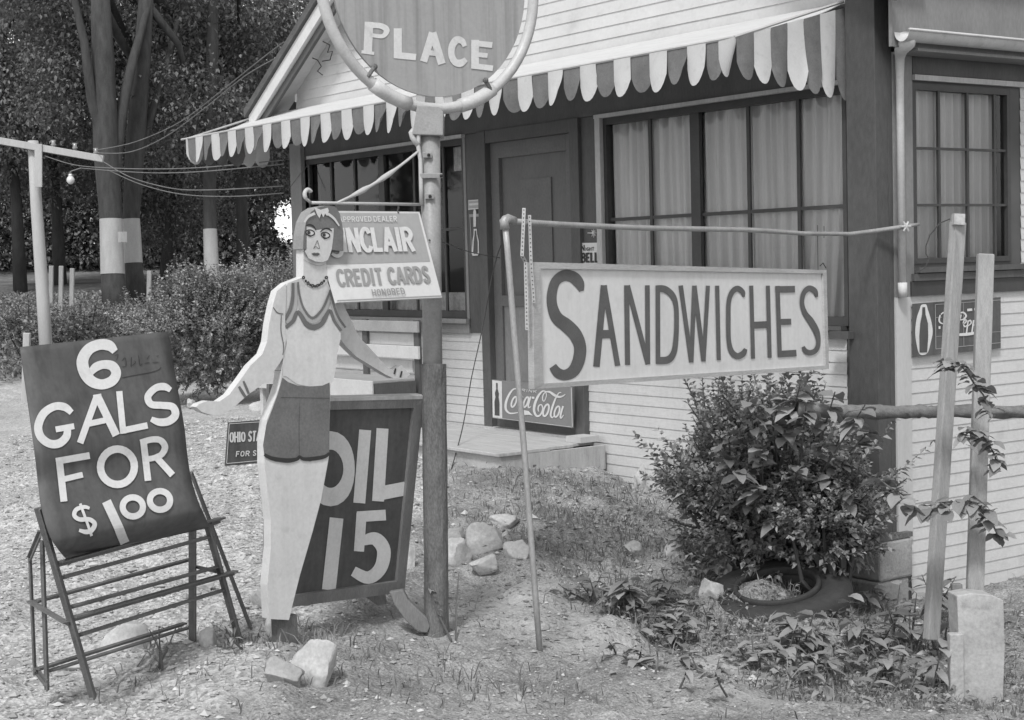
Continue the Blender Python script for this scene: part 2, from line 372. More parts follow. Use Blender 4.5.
# ------------------------------------------------------------------ ground
D = 6.872       # y of the front wall
XC = -5.96      # x of the side wall
def gp(px, py, z): p = onz(px, py, z); return (p[0], p[1], z)
CTRL = [gp(435, 632, -.03), gp(280, 640, .10), gp(262, 650, .06), gp(90, 700, .02), gp(35, 690, .0), gp(540, 658, -.115), gp(400, 626, -.0), gp(193, 657, .05),
        gp(350, 690, .05), gp(450, 690, -.04), gp(560, 690, -.10), gp(600, 612, -.05), gp(640, 655, -.09), gp(665, 695, -.12), gp(668, 628, -.27), gp(690, 660, -.33), gp(712, 692, -.38), gp(730, 640, -.27), gp(740, 690, -.33), gp(850, 690, -.40), gp(1000, 700, -.44),
        gp(490, 548, .02), gp(560, 590, -.03), gp(610, 600, -.08), gp(560, 520, .04), gp(650, 560, -.12), gp(700, 600, -.24), gp(720, 590, -.24), gp(780, 622, -.30), gp(860, 605, -.38), gp(760, 560, -.22),
        gp(960, 640, -.45), gp(930, 610, -.46), gp(1000, 610, -.5),
        (-10.2, 6.8, .19), (-9.2, 5.8, .185), (-8.3, 5.9, .175), (-8.35, 6.6, .13), (-10.2, 5.9, .19), (-8.09, 6.8, -.0), (-7.4, 6.8, -.1), (-6.9, 6.8, -.2), (-6.2, 6.7, -.38), (-5.7, 7.2, -.47), (-4.5, 8, -.55), (-3, 9, -.6),
        (-12, 6.5, .2), (-14, 6, .1), (-9, 4, .04), (-9, 2, .0), (-7.5, 4.2, .03), (-7, 2.5, .03), (-6.2, 3.4, .05), (-12, 2, 0), (-17, 8, 0), (-16, 3, 0), (0, 0, 0), (-2.5, 1.5, 0), (-3, 3, -.2), (-1, 5, -.5), (5, 5, -.6), (3, -5, 0),
        (-22, 8, .1), (-30, 10, .5), (-30, 18, .6), (-20, 20, .2), (-36, 14, .85), (-45, 20, 1.3), (-45, 5, 1.0), (-60, 25, 1.9), (-60, 50, 1.9), (-80, 40, 3), (-30, 40, .8), (-10, 20, -.3), (-10, 50, 0), (10, 15, -.8), (10, 40, -1), (-60, -20, 1), (-20, -20, 0), (20, -20, -.5), (60, 60, -1), (60, -60, -1), (-140, 80, 3.2), (-140, 0, 3), (-100, 140, 3), (-220, 60, 4)]
CA = np.array(CTRL); TY = onz(779, 611, -.31)
def gzv(X, Y, detail=True):
    X = np.asarray(X, float); Y = np.asarray(Y, float)
    d2 = (X[..., None]-CA[:, 0])**2+(Y[..., None]-CA[:, 1])**2
    ww = 1/(d2+.06)**2; z = (ww*CA[:, 2]).sum(-1)/ww.sum(-1)
    z = z+.075*np.exp(-((X-TY[0])**2+(Y-TY[1])**2)/(2*.13**2))
    if detail:
        z = z+.012*np.sin(X*5.1+2*np.sin(Y*3.3))*np.sin(Y*6.3+1.7*np.sin(X*2.9))+.006*np.sin(X*17+Y*9+3*np.sin(Y*7))*np.sin(Y*19-X*5)
    return z
def gz(x, y): return float(gzv(x, y))
def G(px, py):                # where the sight line through a pixel meets the ground
    q = ray(px, py); ts = np.linspace(3.5, 60, 1200); P = CAM[None]+q[None]*ts[:, None]
    h = P[:, 2]-gzv(P[:, 0], P[:, 1]); i = np.argmax(h < 0)
    if h[i] >= 0: i = len(ts)-1
    return V(P[i][0], P[i][1], gz(P[i][0], P[i][1]))
def dirtmask(X, Y):           # 1 = earth and weeds, 0 = gravel
    n = np.sin(X*2.3+1.3*np.sin(Y*1.9))*np.sin(Y*2.9+1.1*np.sin(X*2.1))
    A, B = G0, G1             # line from the front of the sign row to the step
    s = ((X-A[0])*(B[1]-A[1])-(Y-A[1])*(B[0]-A[0]))/math.hypot(B[0]-A[0], B[1]-A[1])
    return np.clip(.5+s*2.2+n*.35, 0, 1)
G0 = gp(240, 700, .05); G1 = gp(470, 470, .1)
axis = lambda a, b, st, far0, far1: np.concatenate([a-np.cumsum(np.geomspace(st, (a-far0)/9, 46))[::-1]*((a-far0)/np.geomspace(st, (a-far0)/9, 46).sum()), np.arange(a, b, st), b+np.cumsum(np.geomspace(st, (far1-b)/9, 46))*((far1-b)/np.geomspace(st, (far1-b)/9, 46).sum())])
gx = axis(-10.5, -3.2, .035, -400, 300); gy = axis(1.2, 8.2, .035, -300, 500)
GX, GY = np.meshgrid(gx, gy, indexing='ij'); GZ = gzv(GX, GY)
near = (GX > -10.6) & (GX < -3.1) & (GY > 1.1) & (GY < 8.3)
for i, j in zip(*np.where(near)):
    GZ[i, j] += .045*noise.noise(Vector((GX[i, j]*2.2, GY[i, j]*2.2, 0)))+.034*noise.noise(Vector((GX[i, j]*7, GY[i, j]*7, 3)))+.012*noise.noise(Vector((GX[i, j]*22, GY[i, j]*22, 5)))
nx, ny = len(gx), len(gy)
me = bpy.data.meshes.new('ground'); vv = np.stack([GX, GY, GZ], -1).reshape(-1, 3)
ii, jj = np.meshgrid(np.arange(nx-1), np.arange(ny-1), indexing='ij'); a0 = (ii*ny+jj).ravel()
me.from_pydata(vv.tolist(), [], np.stack([a0, a0+ny, a0+ny+1, a0+1], -1).tolist())
me.polygons.foreach_set('use_smooth', [True]*len(me.polygons))
at = me.attributes.new('earth', 'FLOAT', 'POINT'); at.data.foreach_set('value', dirtmask(GX, GY).ravel().astype(np.float32))
at = me.attributes.new('field', 'FLOAT', 'POINT'); at.data.foreach_set('value', np.clip((-GX-21)/3, 0, 1).ravel().astype(np.float32))
def gauss(px, py, r, X, Y): q = onz(px, py, -.12); return np.exp(-((X-q[0])**2+(Y-q[1])**2)/(2*r*r))
def soilmask(X, Y): return np.clip(.95*gauss(600, 640, .26, X, Y)+.7*gauss(470, 620, .3, X, Y)+.9*gauss(735, 655, .14, X, Y)+.8*gauss(720, 625, .1, X, Y)+.7*gauss(560, 600, .22, X, Y)+.9*gauss(760, 685, .14, X, Y)+.5*gauss(400, 660, .3, X, Y), 0, 1)
at = me.attributes.new('soil', 'FLOAT', 'POINT'); at.data.foreach_set('value', soilmask(GX, GY).ravel().astype(np.float32))
def ground_mat():
    m = bpy.data.materials.new('gravel and earth'); m.use_nodes = True; t = m.node_tree; b = t.nodes['Principled BSDF']; b.inputs['Roughness'].default_value = .95; b.inputs['Specular IOR Level'].default_value = .15
    tc = t.nodes.new('ShaderNodeTexCoord')
    def nz(sc, det=8, r=.65):
        n = t.nodes.new('ShaderNodeTexNoise'); n.inputs['Scale'].default_value = sc; n.inputs['Detail'].default_value = det; n.inputs['Roughness'].default_value = r; t.links.new(tc.outputs['Object'], n.inputs['Vector']); return n.outputs[0]
    def mr(src, a, c, lo, hi):
        n = t.nodes.new('ShaderNodeMapRange'); t.links.new(src, n.inputs[0])
        for i, q in enumerate((a, c, lo, hi)): n.inputs[i+1].default_value = q
        return n.outputs[0]
    def mu(a, c, op='MULTIPLY'):
        n = t.nodes.new('ShaderNodeMath'); n.operation = op; t.links.new(a, n.inputs[0])
        if isinstance(c, (int, float)): n.inputs[1].default_value = c
        else: t.links.new(c, n.inputs[1])
        return n.outputs[0]
    def mix(f, a, c):
        n = t.nodes.new('ShaderNodeMix'); n.data_type = 'FLOAT'; t.links.new(f, n.inputs[0]); t.links.new(a, n.inputs[2]); t.links.new(c, n.inputs[3]); return n.outputs[0]
    vo = t.nodes.new('ShaderNodeTexVoronoi'); vo.inputs['Scale'].default_value = 55; t.links.new(tc.outputs['Object'], vo.inputs['Vector'])
    bwv = t.nodes.new('ShaderNodeRGBToBW'); t.links.new(vo.outputs['Color'], bwv.inputs[0])
    soilA = t.nodes.new('ShaderNodeAttribute'); soilA.attribute_name = 'soil'
    grav = mu(mu(mr(nz(1.1), .3, .7, .31, .44), mr(bwv.outputs[0], .2, .8, .7, 1.3)), mr(nz(90, 4), .3, .7, .75, 1.25))
    earth = mu(mu(mr(nz(2.6), .35, .65, .16, .29), mr(nz(16), .35, .65, .8, 1.25)), mr(nz(110, 4), .35, .65, .65, 1.4))
    fld = mu(mr(nz(.5), .35, .65, .09, .19), mr(nz(4), .35, .65, .8, 1.2))
    e = t.nodes.new('ShaderNodeAttribute'); e.attribute_name = 'earth'; f = t.nodes.new('ShaderNodeAttribute'); f.attribute_name = 'field'
    ef = mr(mu(e.outputs['Fac'], mu(nz(5), .5), 'ADD'), .45, .95, 0, 1)
    soil = mu(mu(mr(nz(3.2), .35, .65, .27, .36), mr(nz(30, 4), .35, .65, .9, 1.1)), mr(nz(140, 3), .35, .65, .88, 1.12))
    sf = mr(mu(soilA.outputs['Fac'], mu(nz(9), .6), 'ADD'), .62, .95, 0, 1)
    v = mix(f.outputs['Fac'], mix(sf, mix(ef, grav, earth), soil), fld)
    cb = t.nodes.new('ShaderNodeCombineColor')
    for i in range(3): t.links.new(v, cb.inputs[i])
    t.links.new(cb.outputs[0], b.inputs['Base Color'])
    bp = t.nodes.new('ShaderNodeBump'); bp.inputs['Strength'].default_value = .6; bp.inputs['Distance'].default_value = .012
    t.links.new(mu(nz(45, 6), mu(vo.outputs['Distance'], 1.0), 'ADD'), bp.inputs['Height']); t.links.new(bp.outputs[0], b.inputs['Normal'])
    return m
me.materials.append(ground_mat()); ground = bpy.data.objects.new('ground', me); COL.objects.link(ground)
ground['kind'] = 'structure'

# ------------------------------------------------------------------ the roadside shop
shop = Thing('roadside_shop', 'white clapboard roadside shop with dark corner posts, curtained windows and steep gable', 'building', (-9.27, D, 0))
LX = -12.58
def wx(px, py=212): return float(ony(px, py, D)[0])
def siding(x0, x1, z0, z1, y, mb, exp=.069):
    z = z1
    while z > z0:
        zb = max(z-exp, z0)
        for _ in range(random.choice((0, 1, 1))):
            xj = random.uniform(x0+.1, x1-.1); mb.add([(xj, y-.0068, zb), (xj+.0025, y-.0068, zb), (xj+.0025, y-.0018, z), (xj, y-.0018, z)], [(0, 1, 2, 3)], 1)
        mb.add([(x0, y-.006, zb+random.uniform(-.001, .001)), (x1, y-.006, zb+random.uniform(-.001, .001)), (x1, y-.001, z), (x0, y-.001, z), (x0, y, zb), (x1, y, zb)], [(0, 1, 2, 3), (4, 5, 1, 0)]); z -= exp
def siding_x(y0, y1, z0, z1, x, mb, exp=.069):
    z = z1
    while z > z0:
        zb = max(z-exp, z0)
        yj = random.uniform(y0+.1, y0+3); mb.add([(x+.0068, yj, zb), (x+.0068, yj+.0025, zb), (x+.0018, yj+.0025, z), (x+.0018, yj, z)], [(0, 1, 2, 3)], 1)
        mb.add([(x+.006, y0, zb), (x+.006, y1, zb), (x+.001, y1, z), (x+.001, y0, z), (x, y0, zb), (x, y1, zb)], [(0, 1, 2, 3), (4, 5, 1, 0)]); z -= exp
# wall core with the openings left free
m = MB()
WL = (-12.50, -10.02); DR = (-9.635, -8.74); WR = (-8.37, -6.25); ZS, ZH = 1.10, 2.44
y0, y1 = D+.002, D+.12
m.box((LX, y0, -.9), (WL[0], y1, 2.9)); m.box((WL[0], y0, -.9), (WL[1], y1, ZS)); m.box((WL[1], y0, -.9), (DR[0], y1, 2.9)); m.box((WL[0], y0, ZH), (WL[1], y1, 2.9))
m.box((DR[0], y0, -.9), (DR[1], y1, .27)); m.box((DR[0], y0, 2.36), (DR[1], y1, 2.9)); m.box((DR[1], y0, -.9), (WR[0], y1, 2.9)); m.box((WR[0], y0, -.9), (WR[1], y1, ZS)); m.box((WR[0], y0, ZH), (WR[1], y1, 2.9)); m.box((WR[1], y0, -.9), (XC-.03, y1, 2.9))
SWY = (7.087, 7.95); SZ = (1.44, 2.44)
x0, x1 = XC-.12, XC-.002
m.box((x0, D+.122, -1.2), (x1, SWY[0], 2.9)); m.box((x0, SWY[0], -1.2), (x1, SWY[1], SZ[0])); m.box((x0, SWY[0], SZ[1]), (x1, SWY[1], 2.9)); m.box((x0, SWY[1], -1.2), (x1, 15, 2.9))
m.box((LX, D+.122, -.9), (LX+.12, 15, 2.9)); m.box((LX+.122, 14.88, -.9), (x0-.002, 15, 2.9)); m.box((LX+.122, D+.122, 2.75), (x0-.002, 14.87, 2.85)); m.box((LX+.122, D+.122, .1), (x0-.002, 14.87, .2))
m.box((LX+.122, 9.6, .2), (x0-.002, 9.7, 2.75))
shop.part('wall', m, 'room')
m = MB()
siding(LX+.18, -9.80, -.3, .99, D, m); siding(-8.60, wx(848, 400), -.6, 1.03, D, m)
siding_x(7.045, 15, -1.1, 1.34, XC, m); siding_x(SWY[1]+.1, 15, 1.34, 2.6, XC, m)
shop.part('siding', m, ['siding', 'lighttrim'])
# gable above the awning
yf = D-.25
_a, _b = ony(251, 120, yf), ony(302, 37.5, yf); slope = float((_b[2]-_a[2])/(_b[0]-_a[0])); ridge_x = -9.27; EX0 = float(_a[0]); EZ = float(_a[2]); ridge_z = EZ+(ridge_x-EX0)*slope
m = MB(); z = 2.895; yy = D+.03
while z < ridge_z-.1:
    za = z+.082; xa = max(EX0+(z-EZ)/slope, LX-.1); xa2 = max(EX0+(za-EZ)/slope, LX-.1); xb = min(2*ridge_x-xa, XC)
    if 2*ridge_x-xa2 > XC: xq = XC
    else: xq = 2*ridge_x-xa2
    m.add([(xa, yy-.007, z), (xb, yy-.007, z), (xq, yy-.001, za), (xa2, yy-.001, za), (xa, yy, z), (xb, yy, z)], [(0, 1, 2, 3), (4, 5, 1, 0)]); z += .082
shop.part('gable', m, 'gable')
# roof slabs + rake boards
m = MB(); th = .07; yb = 15.4
nrm = unit((-slope, 0, 1)); 
def eave(sgn, o_):
    d_ = (ridge_x-EX0+o_) if sgn < 0 else (-5.72-ridge_x)
    return ridge_x+sgn*d_, ridge_z-d_*slope
for sgn in (-1, 1):
    ex, ez = eave(sgn, .10)
    a = V(ridge_x, yf-.02, ridge_z+.09); bq = V(ex, yf-.02, ez+.09); e = V(0, yb-yf, 0)
    m.obox(a, bq-a, e, V(0, 0, th))
roof = shop.part('roof', m, 'roofing')
m = MB()
for sgn in (-1, 1):
    ex, ez = eave(sgn, .06)
    a = V(ridge_x, yf+.01, ridge_z-.05); bq = V(ex, yf+.01, ez-.05); m.obox(a, bq-a, V(0, .03, 0), V(0, 0, .13))
shop.part('rake_board', m, 'letter', roof)
m = MB()
for sgn in (-1, 1):
    ex, ez = eave(sgn, .02)
    a = V(ridge_x, yf+.045, ridge_z-.13); bq = V(ex, yf+.045, ez-.13); m.obox(a, bq-a, V(0, .03, 0), V(0, 0, .075))
shop.part('rake_moulding', m, 'darktrim', roof)
m = MB()
for sgn in (-1, 1):
    ex, ez = eave(sgn, -.02)
    a = V(ridge_x, yf+.05, ridge_z+.005); bq = V(ex, yf+.05, ez+.005); m.obox(a, bq-a, V(0, .26, 0), V(0, 0, .02))
shop.part('soffit', m, 'gable', roof)
# fascia beam over the windows
m = MB(); m.box((LX-.02, D-.03, 2.475), (XC-.14, D, 2.87)); shop.part('fascia', m, 'darktrim')
m = MB(); m.box((LX+.2, D-.055, 2.45), (-9.99, D-.0, 2.475)); m.box((-8.42, D-.055, 2.45), (-6.25, D, 2.475)); shop.part('head_moulding', m, 'lighttrim')
# dark posts
m = MB(); m.box((float(ony(848.5, 300, D-.09)[0]), D-.09, -.06), (XC+.01, D+.01, 2.93)); m.box((XC-.1, D+.012, -.06), (XC+.008, D+.05, 2.93)); shop.part('corner_post', m, 'darkpost', bevel=.004)
m = MB(); m.box((LX-.08, D-.07, .1), (LX+.12, D+.05, 2.6)); shop.part('corner_post', m, 'midtrim', bevel=.004)
m = MB(); m.box((XC-.1, D+.052, 1.26), (XC+.012, 7.085, 2.6)); shop.part('side_trim', m, 'midtrim')
m = MB(); m.box((XC-.1, D+.052, -.1), (XC+.018, 7.045, 1.258)); shop.part('corner_board', m, 'cornerboard')
# dark boards around the door
m = MB()
m.box((-10.0, D-.02, .99), (-9.80, D, 2.474)); m.box((-9.80, D-.05, .27), (-9.70, D+.05, 2.474)); m.box((-8.70, D-.05, .27), (-8.60, D+.05, 2.474)); m.box((-8.60, D-.022, 1.03), (-8.42, D, 2.474))
m.box((-9.70, D-.045, 2.385), (-8.70, D+.05, 2.474))
dfr = shop.part('door_frame', m, 'darktrim', bevel=.003)
m = MB(); m.box((-8.418, D-.05, 1.03), (-8.365, D, 2.45)); shop.part('window_jamb_board', m, 'lighttrim')
m = MB(); m.box((-10.02, D-.025, 1.02), (-9.99, D, 2.45)); m.box((LX+.12, D-.03, 1.02), (-12.50, D, 2.45)); shop.part('window_jamb_board', m, 'midtrim')
m = MB(); m.box((-9.698, D+.03, .285), (-8.702, D+.07, 2.383))
door = shop.part('door', m, 'door')
m = MB()
for (xa, xb, za, zb) in ((-9.70, -9.60, .285, 2.383), (-8.80, -8.70, .285, 2.383), (-9.60, -8.80, 2.27, 2.383), (-9.60, -8.80, 1.19, 1.27), (-9.60, -8.80, .285, .42)): m.box((xa, D+.0, za), (xb, D+.03, zb))
shop.part('screen_frame', m, 'screen', door, bevel=.003)
m = MB(); m.box((-9.36, D+.018, 1.32), (-9.0, D+.03, 2.1)); shop.part('door_panel', m, 'screen', door); m = MB(); m.box((-9.599, D+.018, .42), (-8.801, D+.028, 1.19)); shop.part('door_panel', m, 'midtrim', door)
m = MB(); m.tube([(-8.77, D-.04, 1.22), (-8.77, D-.0, 1.22)], .012, 8); m.tube([(-8.77, D-.04, 1.17), (-8.77, D-.04, 1.27)], .009, 8); shop.part('handle', m, 'iron', door)
m = MB(); m.box((-9.8, D-.07, .275), (-8.55, D+.02, .30)); shop.part('threshold', m, 'step')
# windows
def window(xs, x0, x1, thick, zlines, z0, z1, label=None, yo=D):
    m = MB(); fr = .03
    m.box((x0, yo-.02, z0), (x0+fr, yo+.04, z1)); m.box((x1-fr, yo-.02, z0), (x1, yo+.04, z1)); m.box((x0+fr, yo-.02, z0), (x1-fr, yo+.04, z0+.05)); m.box((x0+fr, yo-.02, z1-.045), (x1-fr, yo+.04, z1))
    for q in thick: m.box((q-.042, yo-.012, z0+.05), (q+.042, yo+.013, z1-.045))
    for q in xs: m.box((q-.013, yo+.0, z0+.05), (q+.013, yo+.013, z1-.045))
    for q in zlines: m.box((x0+fr, yo+.001, q-.011), (x1-fr, yo+.012, q+.011))
    w_ = shop.part('window', m, 'sash', label=label)
    m = MB(); m.add([(x0+fr, yo+.014, z0+.05), (x1-fr, yo+.014, z0+.05), (x1-fr, yo+.014, z1-.045), (x0+fr, yo+.014, z1-.045)], [(0, 1, 2, 3)]); shop.part('pane', m, 'glass', w_)
    return w_
def curtain(w_, x0, x1, z0, z1, y, name='curtain', matn='curtain', fold=.022, per=.09, sweep=0.0):
    m = MB(); n = int((x1-x0)/.008); rows = 10; vs = []
    for j in range(rows+1):
        z = z0+(z1-z0)*j/rows
        for i in range(n+1):
            x = x0+(x1-x0)*i/n; yv = y+fold*sin(2*pi*x/per+1.5*sin(x*7))+.4*fold*sin(2*pi*x/(per*.41)+z*2)
            vs.append((x+sweep*(z1-z)**2, yv, z))
    m.add(vs, [(j*(n+1)+i, j*(n+1)+i+1, (j+1)*(n+1)+i+1, (j+1)*(n+1)+i) for j in range(rows) for i in range(n)])
    shop.part(name, m, matn, w_, smooth=True)
wl = window([-12.06, -11.67, -10.75, -10.33], -12.50, -10.02, [-11.22], [1.775], 1.10, 2.45, 'wide window at the left of the door reflecting trees')
m = MB(); curtain(wl, -12.4, -10.06, 1.15, 1.29, D+.09, 'lace_curtain', 'lace', .01, .05)
curtain(wl, -10.30, -10.05, 2.22, 2.40, D+.08, 'lace_curtain', 'lace', .012, .05)
wr = window([-7.918, -7.022, -6.612], -8.365, -6.225, [-7.48], [1.775], 1.10, 2.45, 'wide curtained window between door and corner post')
curtain(wr, -8.36, -7.94, 1.12, 2.44, D+.065, per=.085); curtain(wr, -7.97, -7.5, 1.12, 2.44, D+.055, per=.1); curtain(wr, -7.49, -7.01, 1.12, 2.44, D+.065, per=.12)
curtain(wr, -7.02, -6.60, 1.12, 2.44, D+.055, per=.075); curtain(wr, -6.64, -6.24, 1.12, 2.44, D+.05, per=.11, sweep=-.05)
# sills
m = MB(); m.box((-8.40, D-.06, 1.075), (-6.245, D-.0, 1.098)); m.box((-8.40, D-.04, 1.032), (-6.245, D, 1.073)); m.box((-6.26, D-.14, 1.035), (-6.12, D-.092, 1.075)); shop.part('sill', m, 'darktrim')
m = MB(); m.box((LX+.12, D-.06, 1.06), (-9.99, D, 1.095)); m.box((LX+.12, D-.03, .985), (-9.99, D, 1.058)); shop.part('sill', m, 'midtrim')
# side window
m = MB(); a = XC
for ya, yb in ((SWY[0], SWY[0]+.03), (SWY[1]-.03, SWY[1])): m.box((a-.05, ya, SZ[0]), (a+.01, yb, SZ[1]))
m.box((a-.05, SWY[0]+.03, SZ[0]), (a+.01, SWY[1]-.03, SZ[0]+.03)); m.box((a-.05, SWY[0]+.03, SZ[1]-.035), (a+.01, SWY[1]-.03, SZ[1]))
for q in (7.32, 7.57, 7.815): m.box((a-.012, q-.009, SZ[0]+.03), (a+.004, q+.009, SZ[1]-.035))
for q in (2.083, 1.767): m.box((a-.011, SWY[0]+.03, q-.007), (a+.003, SWY[1]-.03, q+.007))
ws = shop.part('window', m, 'sash', label='small paned side window reflecting trees and sky')
m = MB(); m.add([(a-.015, SWY[0]+.03, SZ[0]+.03), (a-.015, SWY[1]-.03, SZ[0]+.03), (a-.015, SWY[1]-.03, SZ[1]-.035), (a-.015, SWY[0]+.03, SZ[1]-.035)], [(0, 1, 2, 3)]); shop.part('pane', m, 'glass', ws)
def curtain_x(w_, y0, y1, z0, z1, x):
    m = MB(); n = int((y1-y0)/.008); vs = []
    for j in range(9):
        z = z0+(z1-z0)*j/8
        for i in range(n+1):
            y = y0+(y1-y0)*i/n*(1-.04*(1-j/8)); vs.append((x+.02*sin(2*pi*y/.07+sin(y*9)), y, z))
    m.add(vs, [(j*(n+1)+i, j*(n+1)+i+1, (j+1)*(n+1)+i+1, (j+1)*(n+1)+i) for j in range(8) for i in range(n)]); shop.part('curtain', m, 'curtain', w_, smooth=True)
curtain_x(ws, 7.1, 7.56, 1.46, 2.42, XC-.08); curtain_x(ws, 7.53, 7.93, 1.46, 2.42, XC-.09)
m = MB(); m.box((XC, 7.087, 2.455), (XC+.03, 15, 2.485)); shop.part('head_moulding', m, 'lighttrim')
m = MB(); m.box((XC, 7.086, 1.39), (XC+.05, 8.1, 1.42)); m.box((XC, 7.06, 1.345), (XC+.035, 8.1, 1.385)); shop.part('sill', m, 'darktrim')
m = MB(); m.box((XC, 7.05, 1.262), (XC+.022, 8.1, 1.343)); shop.part('sill_apron', m, 'sash')
m = MB(); m.box((XC, 7.087, 2.49), (XC+.015, 15, 2.584)); shop.part('frieze_board', m, 'darktrim')
m = MB(); m.box((XC+.017, D+.05, 2.585), (XC+.19, 15.2, 2.60)); shop.part('eave_soffit', m, 'midtrim')
m = MB(); m.box((XC+.145, D-.13, 2.602), (XC+.165, 15.2, 3.36)); shop.part('eave_fascia', m, 'midtrim')
m = MB()
n = 12; pts = []
for k in range(n+1):
    t = pi+pi*k/n; pts.append((XC+.225+.05*cos(t), 2.675+.055*sin(t)))
P0 = [(p[0], D-.12, p[1]) for p in pts]; P1 = [(p[0], 15.2, p[1]) for p in pts]
m.add(P0+P1, [(k, k+1, n+2+k, n+1+k) for k in range(n)])
m.box((XC+.268, D-.12, 2.672), (XC+.284, 15.2, 2.684))
gt = shop.part('gutter', m, 'ring', smooth=True)
m = MB(); m.tube([(XC+.22, D-.06, 2.66), (XC+.20, D-.05, 2.62), (XC+.10, D+.02, 2.60), (XC+.05, D+.068, 2.56), (XC+.045, D+.072, 2.45), (XC+.045, D+.072, 1.30)], [.045, .045, .036, .026, .022, .022], 12)
m.tube([(XC+.045, D+.075, 1.34), (XC+.045, D+.075, 1.26)], .026, 12)
shop.part('downspout', m, 'bench', smooth=True)
# block footing under the corner
m = MB(); m.box((-6.40, D-.16, -.60), (XC+.05, D+.10, -.30)); m.box((-6.36, D-.15, -.296), (XC+.06, D+.12, -.075))
shop.part('foundation_block', m, 'concrete', bevel=.015)
m = MB(); m.box((-6.38, D-.165, -.072), (XC+.06, D+.12, -.045)); shop.part('footing_cap', m, 'rusty')
# loose wires on the gable
m = MB()
def zp(x, y): return ony(180+x/4, 20+y/4, D-.03)
m.tube([zp(500, 85), zp(560, 80), zp(600, 100), zp(590, 130), zp(610, 125), zp(600, 160), zp(570, 165)], .005, 5); m.tube([zp(455, 175), zp(520, 148), zp(550, 160), zp(565, 185), zp(550, 205), zp(570, 220)], .005, 5)
shop.part('loose_wire', m, 'wiredark')
m = MB(); m.tube([ony(296, 102, D-.05), ony(296, 94, D-.05)], .012, 8); shop.part('insulator', m, 'bench')

# ------------------------------------------------------------------ awning
AY = 5.978; AXL, AXR = -12.93, -6.196; ZT = 2.655; ZW = 2.90
awn = Thing('striped_awning', 'striped canvas awning with scalloped edge running round the shop front', 'awning', (-9.5, AY, ZT))
m = MB(); nseg = 44; vs = []
for i in range(nseg+1):
    x = AXL+(AXR-AXL)*i/nseg
    for k in range(7):
        t = k/6; vs.append((x+(-.35*t if i == 0 else 0), AY+(D-.035-AY)*t, ZT+(ZW-ZT)*t-.03*sin(pi*t)+.006*sin(i*2.1)*sin(pi*t)))
m.add(vs, [(i*7+k, (i+1)*7+k, (i+1)*7+k+1, i*7+k+1) for i in range(nseg) for k in range(6)])
awn.part('canopy', m, 'canopy', smooth=True)
m = MB(); m.tube([(AXL-.15, AY, ZT), (AXR, AY, ZT)], .009, 6); m.tube([(AXR, AY, ZT), (AXR, D-.06, ZW)], .009, 6); m.tube([(AXL, AY, ZT), (AXL-.3, D-.06, ZW)], .009, 6); awn.part('frame_rod', m, 'rod')
def flap(mb, o, u, wd, h, mi, curl=0.0, top=None, seed=0):
    # scalloped lobe hanging from o along unit u
    o = np.array(o, float); u = np.array(u, float); nrm = np.cross(u, V(0, 0, 1)); cols = 8; rows = 7; vs = []
    rr = random.Random(seed); sk = rr.uniform(-.3, .3); bow = rr.uniform(.003, .024); cr = curl+rr.uniform(-.045, .045)*(1 if rr.random() < .5 else .3)
    for j in range(rows+1):
        for i in range(cols+1):
            s = i/cols*2-1; prof = (1-abs(s)**2.4)*.42+.58; tt = j/rows; zz = -h*tt*prof
            off = bow*cos(s*pi/2)*tt+cr*tt*tt*(.5+.5*s)
            hh = (top[0]*(1-(s+1)/2)+top[1]*(s+1)/2) if top else 0
            vs.append(o+u*(wd/2*s*(1+.02*sk))+nrm*off+V(0, 0, zz+hh*(1-tt)))
    mb.add(vs, [(j*(cols+1)+i, j*(cols+1)+i+1, (j+1)*(cols+1)+i+1, (j+1)*(cols+1)+i) for j in range(rows) for i in range(cols)], mi)
m = MB(); k = 0; x = -12.713-.311; pitch = .3115
while x < AXR-.05:
    if x > AXL: flap(m, (x, AY-.006, ZT), (1, 0, 0), .148, .222+random.uniform(-.008, .008), 0, seed=k)
    xd = x+pitch/2
    if xd < AXR-.04 and xd > AXL-.05: flap(m, (xd, AY, ZT), (1, 0, 0), .168, .205+random.uniform(-.012, .012), 1, curl=.03*random.choice((-1, 1, 1)), seed=k+100)
    x += pitch; k += 1
y = 6.05-.126
for i in range(9):
    yc = y+.126*i-.0
    if yc > D-.04: break
    frac = (yc-AY)/(D-AY); zt = ZT+(ZW-ZT)*frac; dz = (ZW-ZT)*.063/(D-AY)
    flap(m, (AXR+.004+(.003 if i % 2 else 0), yc+.0, ZT-.02*frac), (0, 1, 0), .128, .215+.075*frac, (0 if i % 2 == 0 else 1) if i else 0, top=((ZW-ZT)*frac-dz, (ZW-ZT)*frac+dz), seed=300+i)
yc = AY+.06
while yc < D-.05:
    flap(m, (AXL-.3*(yc-AY)/(D-AY), yc, ZT-.01), (0, 1, 0), .16, .215, 1 if int(yc*10) % 2 else 0, top=(.2*(yc-AY), .2*(yc-AY)+.04), seed=int(yc*100)); yc += .155
awn.part('valance', m, ['flapwhite', 'flapdark'], smooth=True)

